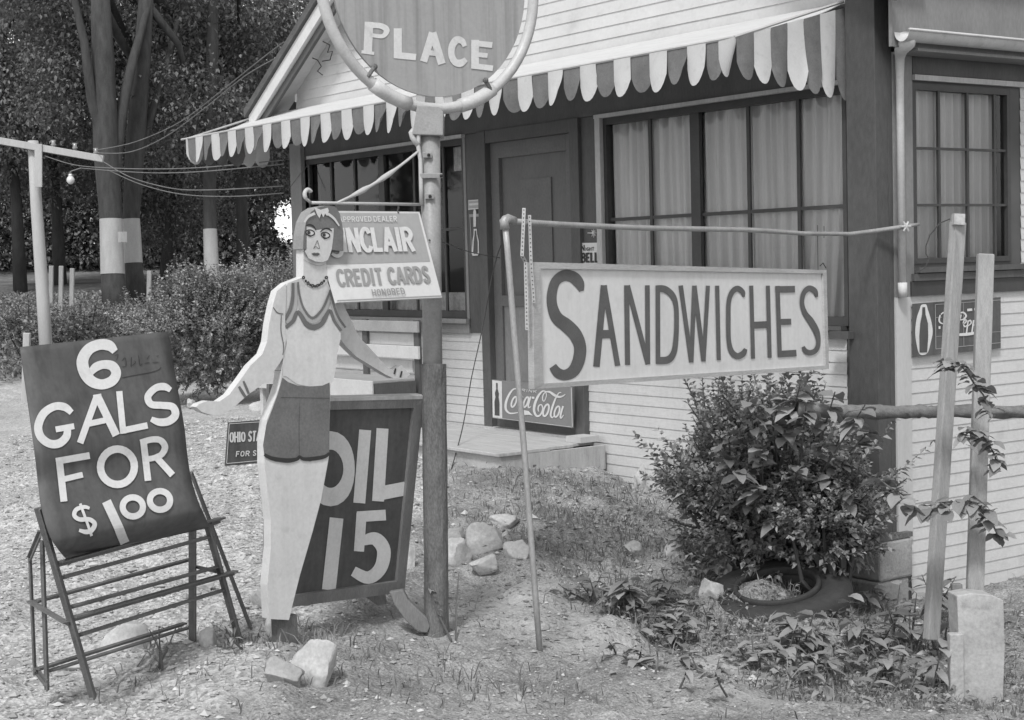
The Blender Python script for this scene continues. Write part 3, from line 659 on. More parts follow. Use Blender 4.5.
# ------------------------------------------------------------------ step
st = Thing('entrance_step', 'low wooden step of worn planks below the shop door', 'step', (-9.3, 6.4, .1))
m = MB()
for i, (ya, yb) in enumerate(((5.95, 6.17), (6.176, 6.39), (6.396, 6.61), (6.616, D-.075))):
    m.obox((-10.35, ya+.02, .262), (1.97-.03*i, -.03, 0), (0, yb-ya, 0), (0, 0, .022))
st.part('plank', m, 'step', bevel=.003)
m = MB(); m.obox((-10.32, 6.0, .14), (1.925, -.03, 0), (0, .035, 0), (0, 0, .12)); m.obox((-8.398, 6.007, .10), (-.035, .0, 0), (0, .83, 0), (0, 0, .16)); st.part('riser', m, 'step', label='grey side boards under the planks')
m = MB(); p = ony(590, 440, 6.80); m.box((-8.60, 6.66, .285), (-8.44, D-.055, .325)); st.part('block', m, 'cornerboard')

# ------------------------------------------------------------------ signs on the shop
def quad_board(surf, quad, th, mb):
    P = [surf(*q) for q in quad]; n = unit(np.cross(P[1]-P[0], P[3]-P[0]))
    if n@(CAM-P[0]) < 0: n = -n
    mb.prism(P, -n*th); return P, n
cs = plane_surf(V(-9, D-.09, 0), (0, 1, 0.06))
sg = Thing('soft_drink_sign', 'grey enamel soft drink sign with bottle leaning against the foot of the door', 'sign', ony(530, 425, D-.09))
m = MB(); quad_board(cs, [(491.7, 379.6), (571.5, 387.2), (572.5, 428), (492.5, 417.5)], .012, m); sg.part('panel', m, 'coke')
p = Paint(cs, 485, 375, 10.78)
p.poly([(78, 55), (182, 68), (186, 466), (84, 452)])
p.mb and sg.part('bottle_panel', p.mb, 'letter')
p2 = Paint(cs, 485, 375, 10.78, .0035); p2.poly([(118, 85), (136, 87), (136, 150), (150, 200), (146, 240), (156, 300), (156, 440), (104, 434), (102, 290), (112, 235), (106, 195), (120, 150)]); sg.part('bottle', p2.mb, 'bottle')
p = Paint(cs, 485, 375, 10.78)
p.stroke([(345, 178, 8), (335, 150, 10), (300, 158, 16), (258, 215, 22), (225, 300, 26), (226, 370, 24), (262, 410, 18), (310, 412, 14), (368, 402, 8)])
p.ring(312, 290, 22, 58, 18, .35)
p.stroke([(408, 245, 12), (398, 225, 14), (372, 255, 18), (358, 320, 18), (380, 350, 12), (408, 330, 8)])
p.ring(442, 292, 20, 58, 18, .35); p.stroke([(492, 232, 18), (468, 320, 18), (472, 352, 14), (496, 338, 8)])
p.stroke([(506, 244), (532, 246)], 22)
p.stroke([(636, 286, 10), (622, 268, 12), (624, 225, 12), (645, 190, 10), (662, 205, 10), (655, 250, 10), (636, 286, 10)])
p.stroke([(655, 178, 12), (620, 175, 16), (575, 225, 24), (538, 310, 28), (530, 385, 26), (556, 440, 22), (596, 430, 18), (622, 370, 14), (610, 322, 12), (582, 330, 14), (572, 365, 14), (580, 395, 8)])
p.stroke([(650, 180, 12), (700, 184, 22), (750, 218, 28), (800, 236, 22), (840, 226, 14), (866, 206, 6)])
p.ring(658, 380, 26, 66, 20, .3); p.ring(776, 395, 24, 60, 18, .3)
p.stroke([(822, 190, 10), (795, 195, 12), (758, 260, 18), (722, 360, 22), (708, 430, 20), (725, 460, 14), (742, 440, 8)])
p.stroke([(842, 335, 20), (815, 430, 20), (820, 465, 14), (848, 430, 8)])
p.poly([(418, 378), (470, 388), (516, 438), (470, 428), (425, 432)])
p.text('DRINK', [(352, 142), (560, 166), (554, 194), (348, 170)], .2, .2)
sg.part('lettering', p.mb, 'letter')
p = Paint(cs, 485, 375, 10.78, .0015); p.stroke([(84, 458), (930, 560)], 7).stroke([(930, 135), (942, 560)], 9); sg.part('rim', p.mb, 'lighttrim')

ns = plane_surf(V(-8.5, D-.032, 0), (0, 1, 0))
sg = Thing('night_bell_sign', 'small white sign reading NIGHT BELL on the dark board right of the door', 'sign', ony(590, 268, D-.03))
m = MB(); quad_board(ns, [(580.5, 243), (599.3, 242.6), (599.3, 270), (580.5, 270)], .006, m); sg.part('panel', m, 'white')
p = Paint(ns, 570, 220, 14.4); p.text('N', [(160, 362), (208, 360), (208, 442), (160, 444)], .2); p.text('IGHT', [(222, 396), (345, 388), (345, 440), (222, 446)], .17, .18); p.text('BELL', [(162, 475), (405, 465), (408, 612), (162, 612)], .2, .18)
sg.part('lettering', p.mb, 'ink')
bl = Thing('bell_knob', 'small star shaped metal bell push above the white night bell sign', 'bell', ony(593, 233, D-.03))
m = MB(); c = ony(594.5, 233, D-.035)
for k in range(8):
    a = 2*pi*k/8; m.tube([c, c+V(cos(a)*.03, -.008, sin(a)*.03)], [.008, .003], 6)
bl.part('rosette', m, 'strap'); m = MB(); m.ball(c+V(0, -.012, 0), .011, 8, 6); bl.part('button', m, 'white'); m = MB(); m.tube([ony(588, 233, D-.03), c], .006, 6); bl.part('stem', m, 'strap')

ts = plane_surf(V(-9.9, D-.035, 0), (0, 1, 0))
th = Thing('bottle_thermometer', 'narrow tin thermometer sign with a bottle on the board left of the door', 'thermometer', ony(475, 258, D-.035))
def zt(x, y): return (455+x/9, 190+y/9)
m = MB(); quad_board(ts, [zt(118, 90), zt(217, 84), zt(217, 170), zt(118, 180)], .006, m); th.part('name_plate', m, 'band')
p = Paint(ts, 455, 190, 9)
p.stroke([(122, 98), (213, 90)], 6).stroke([(122, 172), (213, 164)], 8)
for i in range(8): p.stroke([(128+i*11, 138-i, 7), (133+i*11, 120-i, 6), (138+i*11, 142-i, 7)])
th.part('plate_lettering', p.mb, 'letter')
m = MB(); quad_board(ts, [zt(130, 212), zt(222, 205), zt(226, 575), zt(145, 585)], .005, m); th.part('back_plate', m, 'darktrim')
p = Paint(ts, 455, 190, 9, .003); p.stroke([(128, 232), (224, 226)], 26).stroke([(134, 240), (152, 580)], 6).stroke([(222, 240), (224, 570)], 6); th.part('plate_border', p.mb, 'benchgrey')
p = Paint(ts, 455, 190, 9, .004); p.poly([(168, 175), (184, 175), (190, 200), (188, 330), (166, 332), (164, 200)]); th.part('glass_tube', p.mb, 'letter')
p = Paint(ts, 455, 190, 9, .004); p.poly([(168, 350), (196, 350), (200, 400), (214, 460), (216, 570), (204, 590), (158, 592), (150, 570), (158, 450), (168, 400)]); th.part('bottle_halo', p.mb, 'letter')
p = Paint(ts, 455, 190, 9, .006); p.poly([(176, 365), (189, 365), (192, 410), (203, 470), (203, 560), (196, 574), (170, 574), (163, 560), (168, 470), (175, 410)]); th.part('bottle', p.mb, 'bottle')

ss = plane_surf(V(XC+.03, 7.4, 1), (1, 0, 0))
def zs(x, y): return (905+x/10.29, 295+y/10.29)
sg = Thing('bottle_wall_sign', 'dark tin soft drink sign with a haloed bottle on the side wall under the window', 'sign', onx(950, 355, XC+.02))
m = MB(); quad_board(ss, [zs(85, 90), zs(985, 22), zs(985, 548), zs(85, 640)], .008, m); sg.part('panel', m, 'gals')
p = Paint(ss, 905, 295, 10.29); p.poly([(190, 95), (220, 100), (235, 150), (268, 260), (285, 380), (262, 500), (235, 590), (190, 618), (145, 600), (118, 500), (105, 380), (120, 240), (150, 150), (165, 105)], True); sg.part('halo', p.mb, 'letter')
p = Paint(ss, 905, 295, 10.29, .004); p.poly([(180, 125), (208, 125), (212, 200), (236, 290), (240, 420), (228, 590), (150, 592), (148, 420), (158, 290), (176, 200)]); sg.part('bottle', p.mb, 'bottle')
p = Paint(ss, 905, 295, 10.29, .002)
p.stroke([(312, 95), (318, 555)], 7).stroke([(312, 98), (985, 50)], 6).stroke([(318, 555), (985, 490)], 7).stroke([(600, 78), (606, 525)], 5).stroke([(314, 428), (985, 375)], 5).stroke([(314, 232), (380, 228)], 5)
sg.part('ruled_lines', p.mb, 'benchgrey')
p = Paint(ss, 905, 295, 10.29, .0035)
p.stroke([(362, 205, 14), (352, 260, 18), (372, 290, 14), (425, 292, 14), (470, 250, 16), (455, 195, 14), (400, 180, 14), (370, 200, 12)])
p.stroke([(345, 335), (365, 335)], 28); p.stroke([(480, 290), (492, 225)], 16); p.stroke([(500, 335), (515, 335)], 24)
p.stroke([(545, 320), (575, 200)], 20).stroke([(548, 190, 12), (600, 180, 18), (628, 215, 20), (600, 250, 14), (570, 255, 10)])
p.stroke([(600, 300, 12), (628, 275, 14), (620, 250, 14), (600, 285, 14), (615, 325, 14), (640, 310, 10)])
p.stroke([(650, 262), (632, 395)], 15).stroke([(648, 275, 12), (672, 260, 14), (680, 290, 14), (650, 318, 10)])
p.stroke([(706, 258), (688, 390)], 15).stroke([(704, 270, 12), (728, 256, 14), (736, 286, 14), (706, 312, 10)])
p.stroke([(755, 290, 12), (780, 268, 14), (774, 246, 14), (755, 280, 14), (770, 315, 14), (795, 300, 10)]); p.stroke([(812, 255), (805, 312)], 15).stroke([(810, 272, 12), (832, 250, 12), (848, 256, 10)])
p.stroke([(520, 410, 26), (680, 398, 30), (860, 350, 12)]); p.stroke([(640, 155), (692, 150)], 26); p.stroke([(712, 148), (790, 142)], 22)
sg.part('lettering', p.mb, 'letter')

# ------------------------------------------------------------------ round sign on its post
PD = 6.73
pb = dep(435.5, 632, PD); axp = dep(430.5, 160, PD); pb[2] = gz(pb[0], pb[1])
up = unit(dep(435.5, 632, PD)-axp)*-1
def onpost(py): a, b = dep(435.5, 632, PD), axp; t = (632-py)/(632-160); return a+(b-a)*t
SD = V(-.24, .971, 0)          # direction the signs run in, away from the road corner
SN = V(.971, .24, 0)           # direction the signs face
post = Thing('sign_post', 'tall pipe post with rough wooden sleeve carrying a round sign reading PLACE', 'sign post', pb)
m = MB(); m.tube([onpost(420), onpost(132)], .041, 20); post.part('pipe', m, 'pipe', smooth=True)
m = MB(); m.tube([onpost(py_)+RT*.005 for py_ in np.linspace(660, 364, 22)], .052, 16)
rs = np.random.default_rng(3); m.v = [tuple(np.array(q)+rs.normal(0, .0011, 3)) for q in m.v]; post.part('sleeve', m, 'rusty')
m = MB()
def tb(x, y, d=PD): return dep(x, y, d)
m.prism([tb(412.5, 134.5, PD-.06), tb(443, 135.5, PD-.06), tb(443.5, 112, PD-.06), tb(438, 106, PD-.06), tb(417, 105, PD-.06)], FW*.12); post.part('cap', m, 'pipe', bevel=.004)
# ring
cxr, cyr = 431.0, -17.0; CR = dep(cxr, cyr, PD)
NV = V(0, 0, 1.0); SDr = unit(V(-.12, .99, 0)); SDr = unit(V(RT[0], RT[1], 0)*.83+unit(V(FW[0], FW[1], 0))*.56); SDr[2] = 0; SDr = unit(SDr)
if SDr@FW < 0: SDr = unit(SDr-2*(SDr@unit(V(FW[0], FW[1], 0)))*unit(V(FW[0], FW[1], 0)))
RN = np.cross(SDr, NV); RN = RN if RN@(CAM-CR) > 0 else -RN
rz = (CR[2]-dep(432, 108, PD)[2])-0.0; R1 = rz
ringp = [CR+SDr*R1*.78*cos(t)+NV*R1*sin(t) for t in np.linspace(0, 2*pi, 73)]
RX = R1
ringp = [CR+SDr*RX*cos(t)+NV*R1*sin(t) for t in np.linspace(0, 2*pi, 73)]
m = MB(); m.tube(ringp, .0235, 12, cap=False); post.part('ring', m, 'ring', smooth=True)
m = MB()
for t in (1.5*pi-.42, 1.5*pi+.42, .5*pi):
    P = [CR+SDr*RX*cos(t+q)+NV*R1*sin(t+q) for q in np.linspace(-.18 if t > 3 else -.05, .18 if t > 3 else .05, 5)]; m.tube(P, .030, 12)
post.part('ring_collar', m, 'ring', smooth=True)
m = MB(); fc = [CR+SDr*(RX-.05)*cos(t)+NV*(R1-.05)*sin(t)+RN*.006 for t in np.linspace(0, 2*pi, 65)[:-1]]
m.prism(fc, -RN*.012); disc = post.part('disc', m, 'face')
m = MB()
for t in (radians(231), radians(302), radians(38), radians(142)):
    a = CR+SDr*(RX-.055)*cos(t)+NV*(R1-.055)*sin(t); b = CR+SDr*RX*cos(t)+NV*R1*sin(t); m.tube([a+RN*.02, b+RN*.02], .009, 8); m.ball(a+RN*.02, .013, 8, 6); 
post.part('disc_clamp', m, 'rusty')
m = MB()
for t in (radians(262), radians(278), radians(90)): a = CR+SDr*(RX-.06)*cos(t)+NV*(R1-.06)*sin(t); b = CR+SDr*RX*cos(t)+NV*R1*sin(t); m.bar(a, b, .04, .006, SDr)
post.part('spacer_tab', m, 'ring')
rsf = plane_surf(CR+RN*.006, RN); p = Paint(rsf, 320, 30, 4.655)
p.stroke([(228, -38), (222, 104)], 40).stroke([(193, 101), (252, 109)], 15).stroke([(215, -22, 26), (280, -20, 26), (310, 0, 28), (292, 28, 20), (240, 24, 18)])
p.stroke([(362, -8), (362, 130)], 38).stroke([(344, 116), (447, 126)], 30)
p.stroke([(524, 12), (482, 147)], 34).stroke([(524, 12), (567, 158)], 36).stroke([(500, 105), (556, 111)], 24)
p.stroke([(674, 76, 20), (662, 52, 28), (636, 46, 34), (615, 75, 32), (612, 115, 30), (628, 148, 32), (655, 154, 34), (680, 136, 22)])
p.stroke([(722, 46), (722, 180)], 36).stroke([(704, 60), (802, 70)], 27).stroke([(720, 113), (780, 119)], 22).stroke([(704, 166), (805, 178)], 26)
post.part('lettering', p.mb, 'letter', disc)
# conduit, clamps and scrolled arm
def zc(x, y, d=PD-.045): return dep(400+x/4, 20+y/4, d)
m = MB(); m.tube([zc(78, 400), zc(76, 440), zc(72, 500), zc(82, 560), zc(84, 660), dep(421.5, 205, PD-.04)], .009, 8); m.tube([zc(72, 500), zc(50, 470), zc(45, 450), zc(55, 440)], .012, 8); post.part('conduit', m, 'rod', smooth=True)
m = MB()
for (x0_, x1_, yy_, hh) in ((90, 128, 540, 22), (80, 170, 623, 20), (98, 136, 705, 22)):
    a = zc(x0_, yy_, PD-.05); b = zc(x1_, yy_, PD-.05); m.bar(a, b, hh/4*PD/FPX, .008)
post.part('clamp', m, 'pipe', bevel=.002)
m = MB()
for (x_, y_) in ((115, 540), (120, 705), (165, 623)): m.ball(zc(x_, y_, PD-.058), .007, 8, 6)
post.part('clamp_bolt', m, 'hole')
arm0 = dep(421, 204.5, PD-.03); AL = .56
arm1 = arm0-SD*AL*(-1)*-1
arm1 = arm0-SD*AL
m = MB(); m.tube([arm0, arm1-SD*.06], .0062, 8)
sp = dep(420, 150, PD-.04); q = arm0-SD*AL*.86
pts = [sp+(q-sp)*t+V(0, 0, -.018*sin(pi*t)) for t in np.linspace(0, 1, 14)]
m.tube(pts, [.006, .006, .006, .006, .007, .011, .012, .007, .007, .012, .010, .006, .006, .006], 8)
arm1 = arm1-SD*.06; c = arm1+V(0, 0, .02)-SD*.012; sc = [c+(SD*-1)*.019*cos(t)*(1-.06*t)+V(0, 0, .012+.020*sin(t)*(1-.06*t)) for t in np.linspace(-1.2, 2.6, 14)]
m.tube([arm1]+sc, [.006]*3+[.0085]*12, 8)
arm = post.part('scroll_arm', m, 'rod', smooth=True)

# ------------------------------------------------------------------ hanging dealer sign
def rect_fit(): pass
s_TR = dep(419.5, 211.7, PD-.03); hdir = unit(V(-.0, .13, -.955)+SN*.30)
sinc_n = unit(np.cross(SD, hdir)); sinc_n = sinc_n if sinc_n@(CAM-s_TR) > 0 else -sinc_n
s_ps = plane_surf(s_TR, sinc_n)
sq = [(310.5, 210.5), (419.5, 211.7), (442, 297.4), (337, 302.5)]
hs = Thing('hanging_dealer_sign', 'grey and white credit cards sign hanging slanted from the scrolled arm of the post', 'sign', s_ps(420, 211.7))
m = MB(); quad_board(s_ps, sq, .012, m); hs.part('panel', m, 'white')
def zk(x, y): return (300+x/6.83, 200+y/6.83)
p = Paint(s_ps, 0, 0, 1, .001); p.poly([(312, 212.5), (418.2, 213.4), (430.3, 261.6), (325, 264.8)]); hs.part('band', p.mb, 'band')
p = Paint(s_ps, 300, 200, 6.83, .0025)
p.text('APPROVED', [(262, 113), (484, 111), (490, 147), (268, 151)], .16, .2); p.text('DEALER', [(500, 110), (658, 108), (664, 146), (506, 148)], .16, .2)
p.text('INCLAIR', [(276, 190), (752, 184), (784, 350), (300, 357)], .17, .14)
p.stroke([(262, 225, 20), (240, 200, 26), (205, 215, 26), (210, 260, 26), (250, 300, 28), (282, 335, 28), (278, 370, 28), (250, 382, 24), (218, 366, 18)])
hs.part('lettering', p.mb, 'letter')
p = Paint(s_ps, 300, 200, 6.83, .0025)
p.text('CREDIT', [(243, 474), (550, 462), (572, 578), (266, 592)], .165, .18); p.text('CARDS', [(592, 461), (868, 450), (892, 564), (614, 576)], .165, .18)
p.text('HONORED', [(488, 610), (708, 598), (720, 642), (498, 656)], .16, .2)
p.stroke([(255, 688), (970, 655)], 9)
hs.part('lettering', p.mb, 'bandtext')
m = MB()
for (x_, y_) in ((397, 204.5), (330, 204.5)):
    a = s_ps(x_, 205, .0); b = s_ps(x_+1.5, 213, .003); m.tube([a+V(0, 0, .01), a+V(.012, 0, -.01), b+V(-.008, 0, .01), b], .004, 6)
hs.part('hook', m, 'iron')

# ------------------------------------------------------------------ pipe frame and SANDWICHES sign
def fr_depth(px): return 1/(.1544-(px-505)*.0001137)
def fp(px, py, dd=0): return dep(px, py, fr_depth(px)+dd)
foot = dep(541, 662, 6.58); top = fp(505, 224)
pf = Thing('pipe_frame', 'thin rusty pipe stand bending at the top and running across to the shop corner', 'pipe stand', foot)
m = MB(); m.tube([dep(541.5, 672, 6.58), dep(535, 590, 6.57), dep(525, 460, 6.55), dep(514, 330, 6.5), dep(507.5, 250, 6.48), top], .0125, 10)
pf.part('upright_pipe', m, 'galv', smooth=True)
m = MB(); m.tube([fp(505, 229), fp(504, 221), fp(508, 218.5), fp(514, 221)], .019, 10); m.ball(fp(505.5, 220), .02, 10, 8); pf.part('elbow', m, 'galv', smooth=True)
m = MB(); m.tube([fp(509, 221), fp(560, 224.5), fp(640, 228), fp(700, 229), fp(750, 230), fp(775, 231.5), fp(803, 233.5), dep(850, 234, 8.58), dep(875, 231, 8.72), dep(905, 226.5, 8.78), dep(919, 224, 8.8)], [.0125]*6+[.0115]*2+[.0125]*2+[.008], 10)
pf.part('cross_pipe', m, 'galv', smooth=True)
m = MB(); c = dep(906, 226.5, 8.76); 
for k in range(6):
    a = 2*pi*k/6; m.tube([c, c+V(.01*cos(a), .028*cos(a), .03*sin(a))], [.010, .005], 6)
pf.part('clamp', m, 'rod')
# sign board
qs = [(533, 262), (826.6, 270), (829, 369), (534.5, 389)]
P4 = [fp(*qs[0]), fp(*qs[1]), fp(*qs[2]), fp(*qs[3])]
nS = unit(np.cross(P4[1]-P4[0], P4[3]-P4[0])); nS = nS if nS@(CAM-P4[0]) > 0 else -nS
sps = plane_surf(P4[0], nS)
sd = Thing('sandwiches_sign', 'long cream framed board hand lettered SANDWICHES hanging from the pipe', 'sign', sps(680, 385))
m = MB(); quad_board(lambda x, y: sps(x, y, -.006), [(537, 266), (825, 272), (827, 367), (538, 386)], .016, m); sd.part('board', m, 'sandface')
m = MB()
inn = [(540.5, 268.5), (823.3, 273.6), (825.7, 365.5), (543, 383.6)]
for i in range(4):
    j = (i+1) % 4; Q = [sps(*qs[i], .006+.001*i), sps(*qs[j], .006+.001*i), sps(*inn[j], .006+.001*i), sps(*inn[i], .006+.001*i)]; m.prism(Q, -nS*.032)
sd.part('frame', m, 'sandframe')
p = Paint(lambda x, y, o: sps(x, y, o-.006), 530, 260, 5.5375, .002)
p.stroke([(286, 172, 26), (272, 130, 58), (240, 95, 64), (190, 86, 62), (143, 118, 54), (122, 185, 54), (124, 255, 58), (150, 320, 68), (205, 365, 76), (250, 412, 74), (277, 478, 68), (270, 555, 68), (240, 615, 66), (195, 637, 60), (155, 625, 56), (126, 588, 44)], n=8)
p.stroke([(410, 140), (368, 591)], 36).stroke([(410, 140), (486, 586)], 30).stroke([(385, 411), (458, 410)], 46)
p.stroke([(535, 140), (541, 581)], 28).stroke([(540, 141), (654, 577)], 28).stroke([(650, 140), (653, 577)], 26)
p.stroke([(708, 142), (709, 575)], 25).stroke([(697, 160, 38), (745, 161, 38), (788, 195, 34), (808, 250, 27), (812, 345, 26), (808, 440, 28), (797, 510, 32), (765, 552, 40), (697, 556, 40)])
p.x0 = 680
p.stroke([(-48, 141), (62, 567)], 25).stroke([(62, 567), (80, 142)], 23).stroke([(80, 142), (131, 561)], 25).stroke([(131, 561), (155, 142)], 22) if False else None
p.stroke([(4, 141), (63, 567)], 25).stroke([(63, 567), (80, 142)], 24).stroke([(80, 142), (131, 561)], 25).stroke([(131, 561), (155, 142)], 22)
p.stroke([(206, 142), (215, 554)], 23)
p.stroke([(352, 205, 12), (348, 178, 26), (318, 158, 32), (288, 180, 28), (270, 235, 25), (268, 335, 25), (270, 440, 25), (285, 505, 30), (317, 532, 34), (348, 520, 34), (364, 492, 20)])
p.stroke([(395, 142), (405, 546)], 22).stroke([(487, 142), (497, 541)], 22).stroke([(400, 361), (492, 357)], 38)
p.stroke([(540, 143), (553, 537)], 24).stroke([(528, 163), (637, 161)], 36).stroke([(545, 343), (616, 341)], 33).stroke([(542, 521), (645, 515)], 36)
p.stroke([(758, 205, 14), (748, 172, 28), (715, 157, 32), (685, 185, 26), (676, 238, 24), (692, 292, 28), (726, 340, 36), (756, 395, 34), (767, 450, 24), (756, 495, 27), (725, 513, 30), (697, 505, 28), (682, 480, 18)])
sd.part('lettering', p.mb, 'sandtext')
m = MB(); hm = MB()
def strap(pts, wd, dd):
    for a, b in zip(pts[:-1], pts[1:]): 
        A, B = fp(*a, dd), fp(*b, dd); m.bar(A, B, wd, .003, RT)
        n = max(2, int(np.linalg.norm(B-A)/.016))
        for k in range(n): hm.ball(A+(B-A)*(k+.5)/n-FW*.002, .0026, 6, 4)
strap([(524, 208), (522, 256), (525.5, 262), (527, 330)], .014, -.03); strap([(529.5, 215), (531, 262), (534, 303)], .013, -.026)
sd.part('hanger_strap', m, 'strap'); sd.part('strap_hole', hm, 'hole')
m = MB(); m.tube([fp(817.5, 225), fp(818, 270)], .002, 5); m.tube([fp(824, 226), fp(824, 238)], .002, 5); m.tube([fp(820, 266), fp(823, 263), fp(826, 268)], .003, 5); sd.part('hanger_wire', m, 'wiredark')

# ------------------------------------------------------------------ OIL 15 board
OD = 6.85/6.6
P4 = [dep(297, 401, 6.035*OD), dep(424, 398, 6.481*OD), dep(404, 592, 6.6*OD), dep(278, 609, 6.154*OD)]
nO = unit(np.cross(P4[1]-P4[0], P4[3]-P4[0])); nO = nO if nO@(CAM-P4[0]) > 0 else -nO
ops = plane_surf(P4[0], nO)
b = dep(404, 620, 6.8); oil = Thing('oil_price_board', 'dark framed sandwich board painted OIL 15 behind the cutout figure', 'sign', (b[0], b[1], gz(b[0], b[1])))
m = MB(); quad_board(lambda x, y: ops(x, y, -.008), [(299, 405), (421, 402), (402, 588), (281, 604)], .012, m); oil.part('board', m, 'oilface')
m = MB(); ou = [(297, 401), (424, 398), (404.5, 592), (278, 609)]; inn = [(301, 410.5), (414, 408), (397, 581.5), (285, 597)]
for i in range(4):
    j = (i+1) % 4; o = .006+.0015*i; m.prism([ops(*ou[i], o), ops(*ou[j], o), ops(*inn[j], o), ops(*inn[i], o)], -nO*.035)
oil.part('frame', m, 'oilframe')
m = MB(); m.prism([ops(296, 399, .008), ops(425, 395.5, .008), ops(425, 399, .008), ops(297, 402, .008)], -nO*.05); oil.part('top_rail', m, 'lighttrim')
p = Paint(lambda x, y, o: ops(x, y, o-.008), 290, 395, 3.35, .002)
p.ring(136, 247, 62, 95, 38, 0, 62); p.stroke([(252, 117), (232, 362)], 40).stroke([(310, 112), (295, 356)], 40).stroke([(294, 331), (387, 313)], 46)
p.stroke([(156, 412), (130, 653)], 46); p.stroke([(225, 408), (321, 402)], 36).stroke([(240, 395), (231, 524)], 34)
p.stroke([(226, 512, 8), (246, 490, 30), (286, 482, 44), (314, 520, 46), (303, 580, 44), (262, 612, 42), (212, 590, 34)])
oil.part('lettering', p.mb, 'letter')
def footboard(pts, d0, th_):
    P = [dep(x, y, d0) for x, y in pts]; mm = MB(); mm.prism(P, FW*th_); return mm
m = footboard([(389, 592), (403, 590), (408, 600), (427, 618), (430, 627), (427, 633), (418, 632), (405, 620), (394, 604)], 6.68, .05); oil.part('foot', m, 'oilframe', bevel=.004)
m = footboard([(364, 596), (384, 592), (386, 604), (378, 606)], 6.9, .05); oil.part('foot', m, 'oilframe')
bq = ops(400, 400, -.02); m = MB(); m.bar(ops(402, 410, -.04), V(*(ops(402, 410, -.04)[:2]+np.array((-.42, -.05))), gz(-6, 3.4)), .05, .02, SD); oil.part('back_leg', m, 'oilframe')

# ------------------------------------------------------------------ cutout figure
LD = 6.08; TH = .045
lb = dep(280, 622, LD); LS = unit(SD*1.0+RT*.10); LS[2] = 0; LS = unit(LS)
LN = unit(np.cross(LS, V(0, 0, 1))); LN = LN if LN@(CAM-lb) > 0 else -LN
lps = plane_surf(lb, LN)
fig = Thing('cutout_figure', 'flat painted board cut as a bobbed woman in blouse and shorts pointing the way', 'cutout figure', (lb[0], lb[1], gz(lb[0], lb[1])))
def zA(L, x0, y0, s): return [(x0+x/s, y0+y/s) for x, y in L]
def lay(pts, off=0.0): return [lps(x, y, off) for x, y in pts]
head = [(301, 249), (301.5, 236), (304, 222), (309, 212), (316, 207.5), (324, 206), (333, 206.5), (338, 214), (341.5, 232), (341.5, 251), (331, 250)]
torso = [(303.5, 252), (303.5, 277), (288, 283), (283, 292), (283, 322), (286, 342), (283.5, 357), (281.5, 374), (280, 385), (276, 397), (267, 420), (264.5, 440), (264.5, 463), (267.5, 490), (271, 520), (271, 547), (267.5, 585), (269.5, 619), (289, 620), (292.5, 605), (300, 575), (312.5, 532), (321, 500), (328.7, 458), (330.3, 398), (330.5, 382), (335, 366), (338, 350), (341, 333), (337.5, 312), (334, 297), (328, 283), (326.2, 262), (330, 250), (330, 235), (305, 235)]
m = MB(); m.prism(lay(torso), -LN*TH, 0, 1); body = fig.part('body_board', m, ['skin', 'edge'])
larm = [(286, 283.5), (277, 291), (273.2, 304), (269.2, 324), (267, 342), (262.4, 354), (250.5, 365.5), (241, 379), (229.5, 394.5), (219.5, 401.5), (208, 400.8), (199, 404), (196, 407), (202, 412), (213, 415.5), (223, 414), (233, 408), (248, 394.7), (264, 383.4), (273, 383), (274, 371), (279.5, 363.5), (284, 356), (286, 340), (285, 322), (286, 300)]
m = MB(); m.prism(lay(larm, .004), -LN*(TH-.008), 0, 1); fig.part('arm_board', m, ['skin', 'edge'])
rarm = [(328, 284), (340, 287), (350, 297), (355.4, 310), (361.7, 322.5), (368.6, 337.8), (376, 344.7), (388, 358), (396.4, 367.6), (402.6, 370.4), (411, 365.6), (415.8, 371), (419.5, 374.6), (415.8, 378), (403, 378.8), (395, 375), (379.7, 365.6), (365.8, 357), (354.7, 346), (345, 332), (335, 325)]
m = MB(); m.prism([q-LN*(TH+.012) for q in lay(rarm)], -LN*(TH-.01), 0, 1); fig.part('arm_board', m, ['skin', 'band'])
m = MB(); m.prism([q+LN*.012 for q in lay(head)], -LN*(TH+.016), 0, 1)
hr = fig.part('hair', m, ['hair', 'hairedge'])
F = lambda off: Paint(lps, 250, 190, 7.2, off)
p = F(.0135); p.poly([(408, 262), (440, 268), (480, 288), (540, 280), (604, 275), (600, 340), (590, 420), (575, 470), (560, 505), (520, 520), (470, 515), (420, 490), (395, 440), (408, 425)]); face = fig.part('face', p.mb, 'skin')
p = F(.0165); p.stroke([(392, 232, 14), (420, 192, 18), (468, 168, 20)]).stroke([(560, 170, 20), (605, 205, 16), (642, 258, 10)]); p.poly([(462, 122), (508, 142), (560, 128), (568, 150), (556, 188), (540, 170), (528, 198), (514, 168), (500, 204), (484, 178)]); fig.part('headband', p.mb, 'letter', hr)
p = F(.0160); p.stroke([(404, 258, 7), (430, 250, 12), (458, 262, 11), (476, 290, 6)]).stroke([(506, 304, 6), (530, 282, 11), (562, 278, 12), (590, 296, 7)]); fig.part('eyebrow', p.mb, 'hem', face)
for cx_, cy_ in ((434, 308), (544, 325)):
    p = F(.0158); p.ring(cx_, cy_, 31, 20, 8, .2); p.stroke([(cx_-32, cy_+2, 4), (cx_, cy_+24, 9), (cx_+32, cy_+6, 4)]); e = fig.part('eye', p.mb, 'hem', face)
    p = F(.0150); p.poly([(cx_+28*cos(t), cy_+17*sin(t)+5*cos(t)) for t in np.linspace(0, 2*pi, 17)[:-1]]); fig.part('eye_white', p.mb, 'letter', face)
    p = F(.0162); p.poly([(cx_-10+12*cos(t), cy_-2+13*sin(t)) for t in np.linspace(0, 2*pi, 13)[:-1]]); fig.part('pupil', p.mb, 'ink', face)
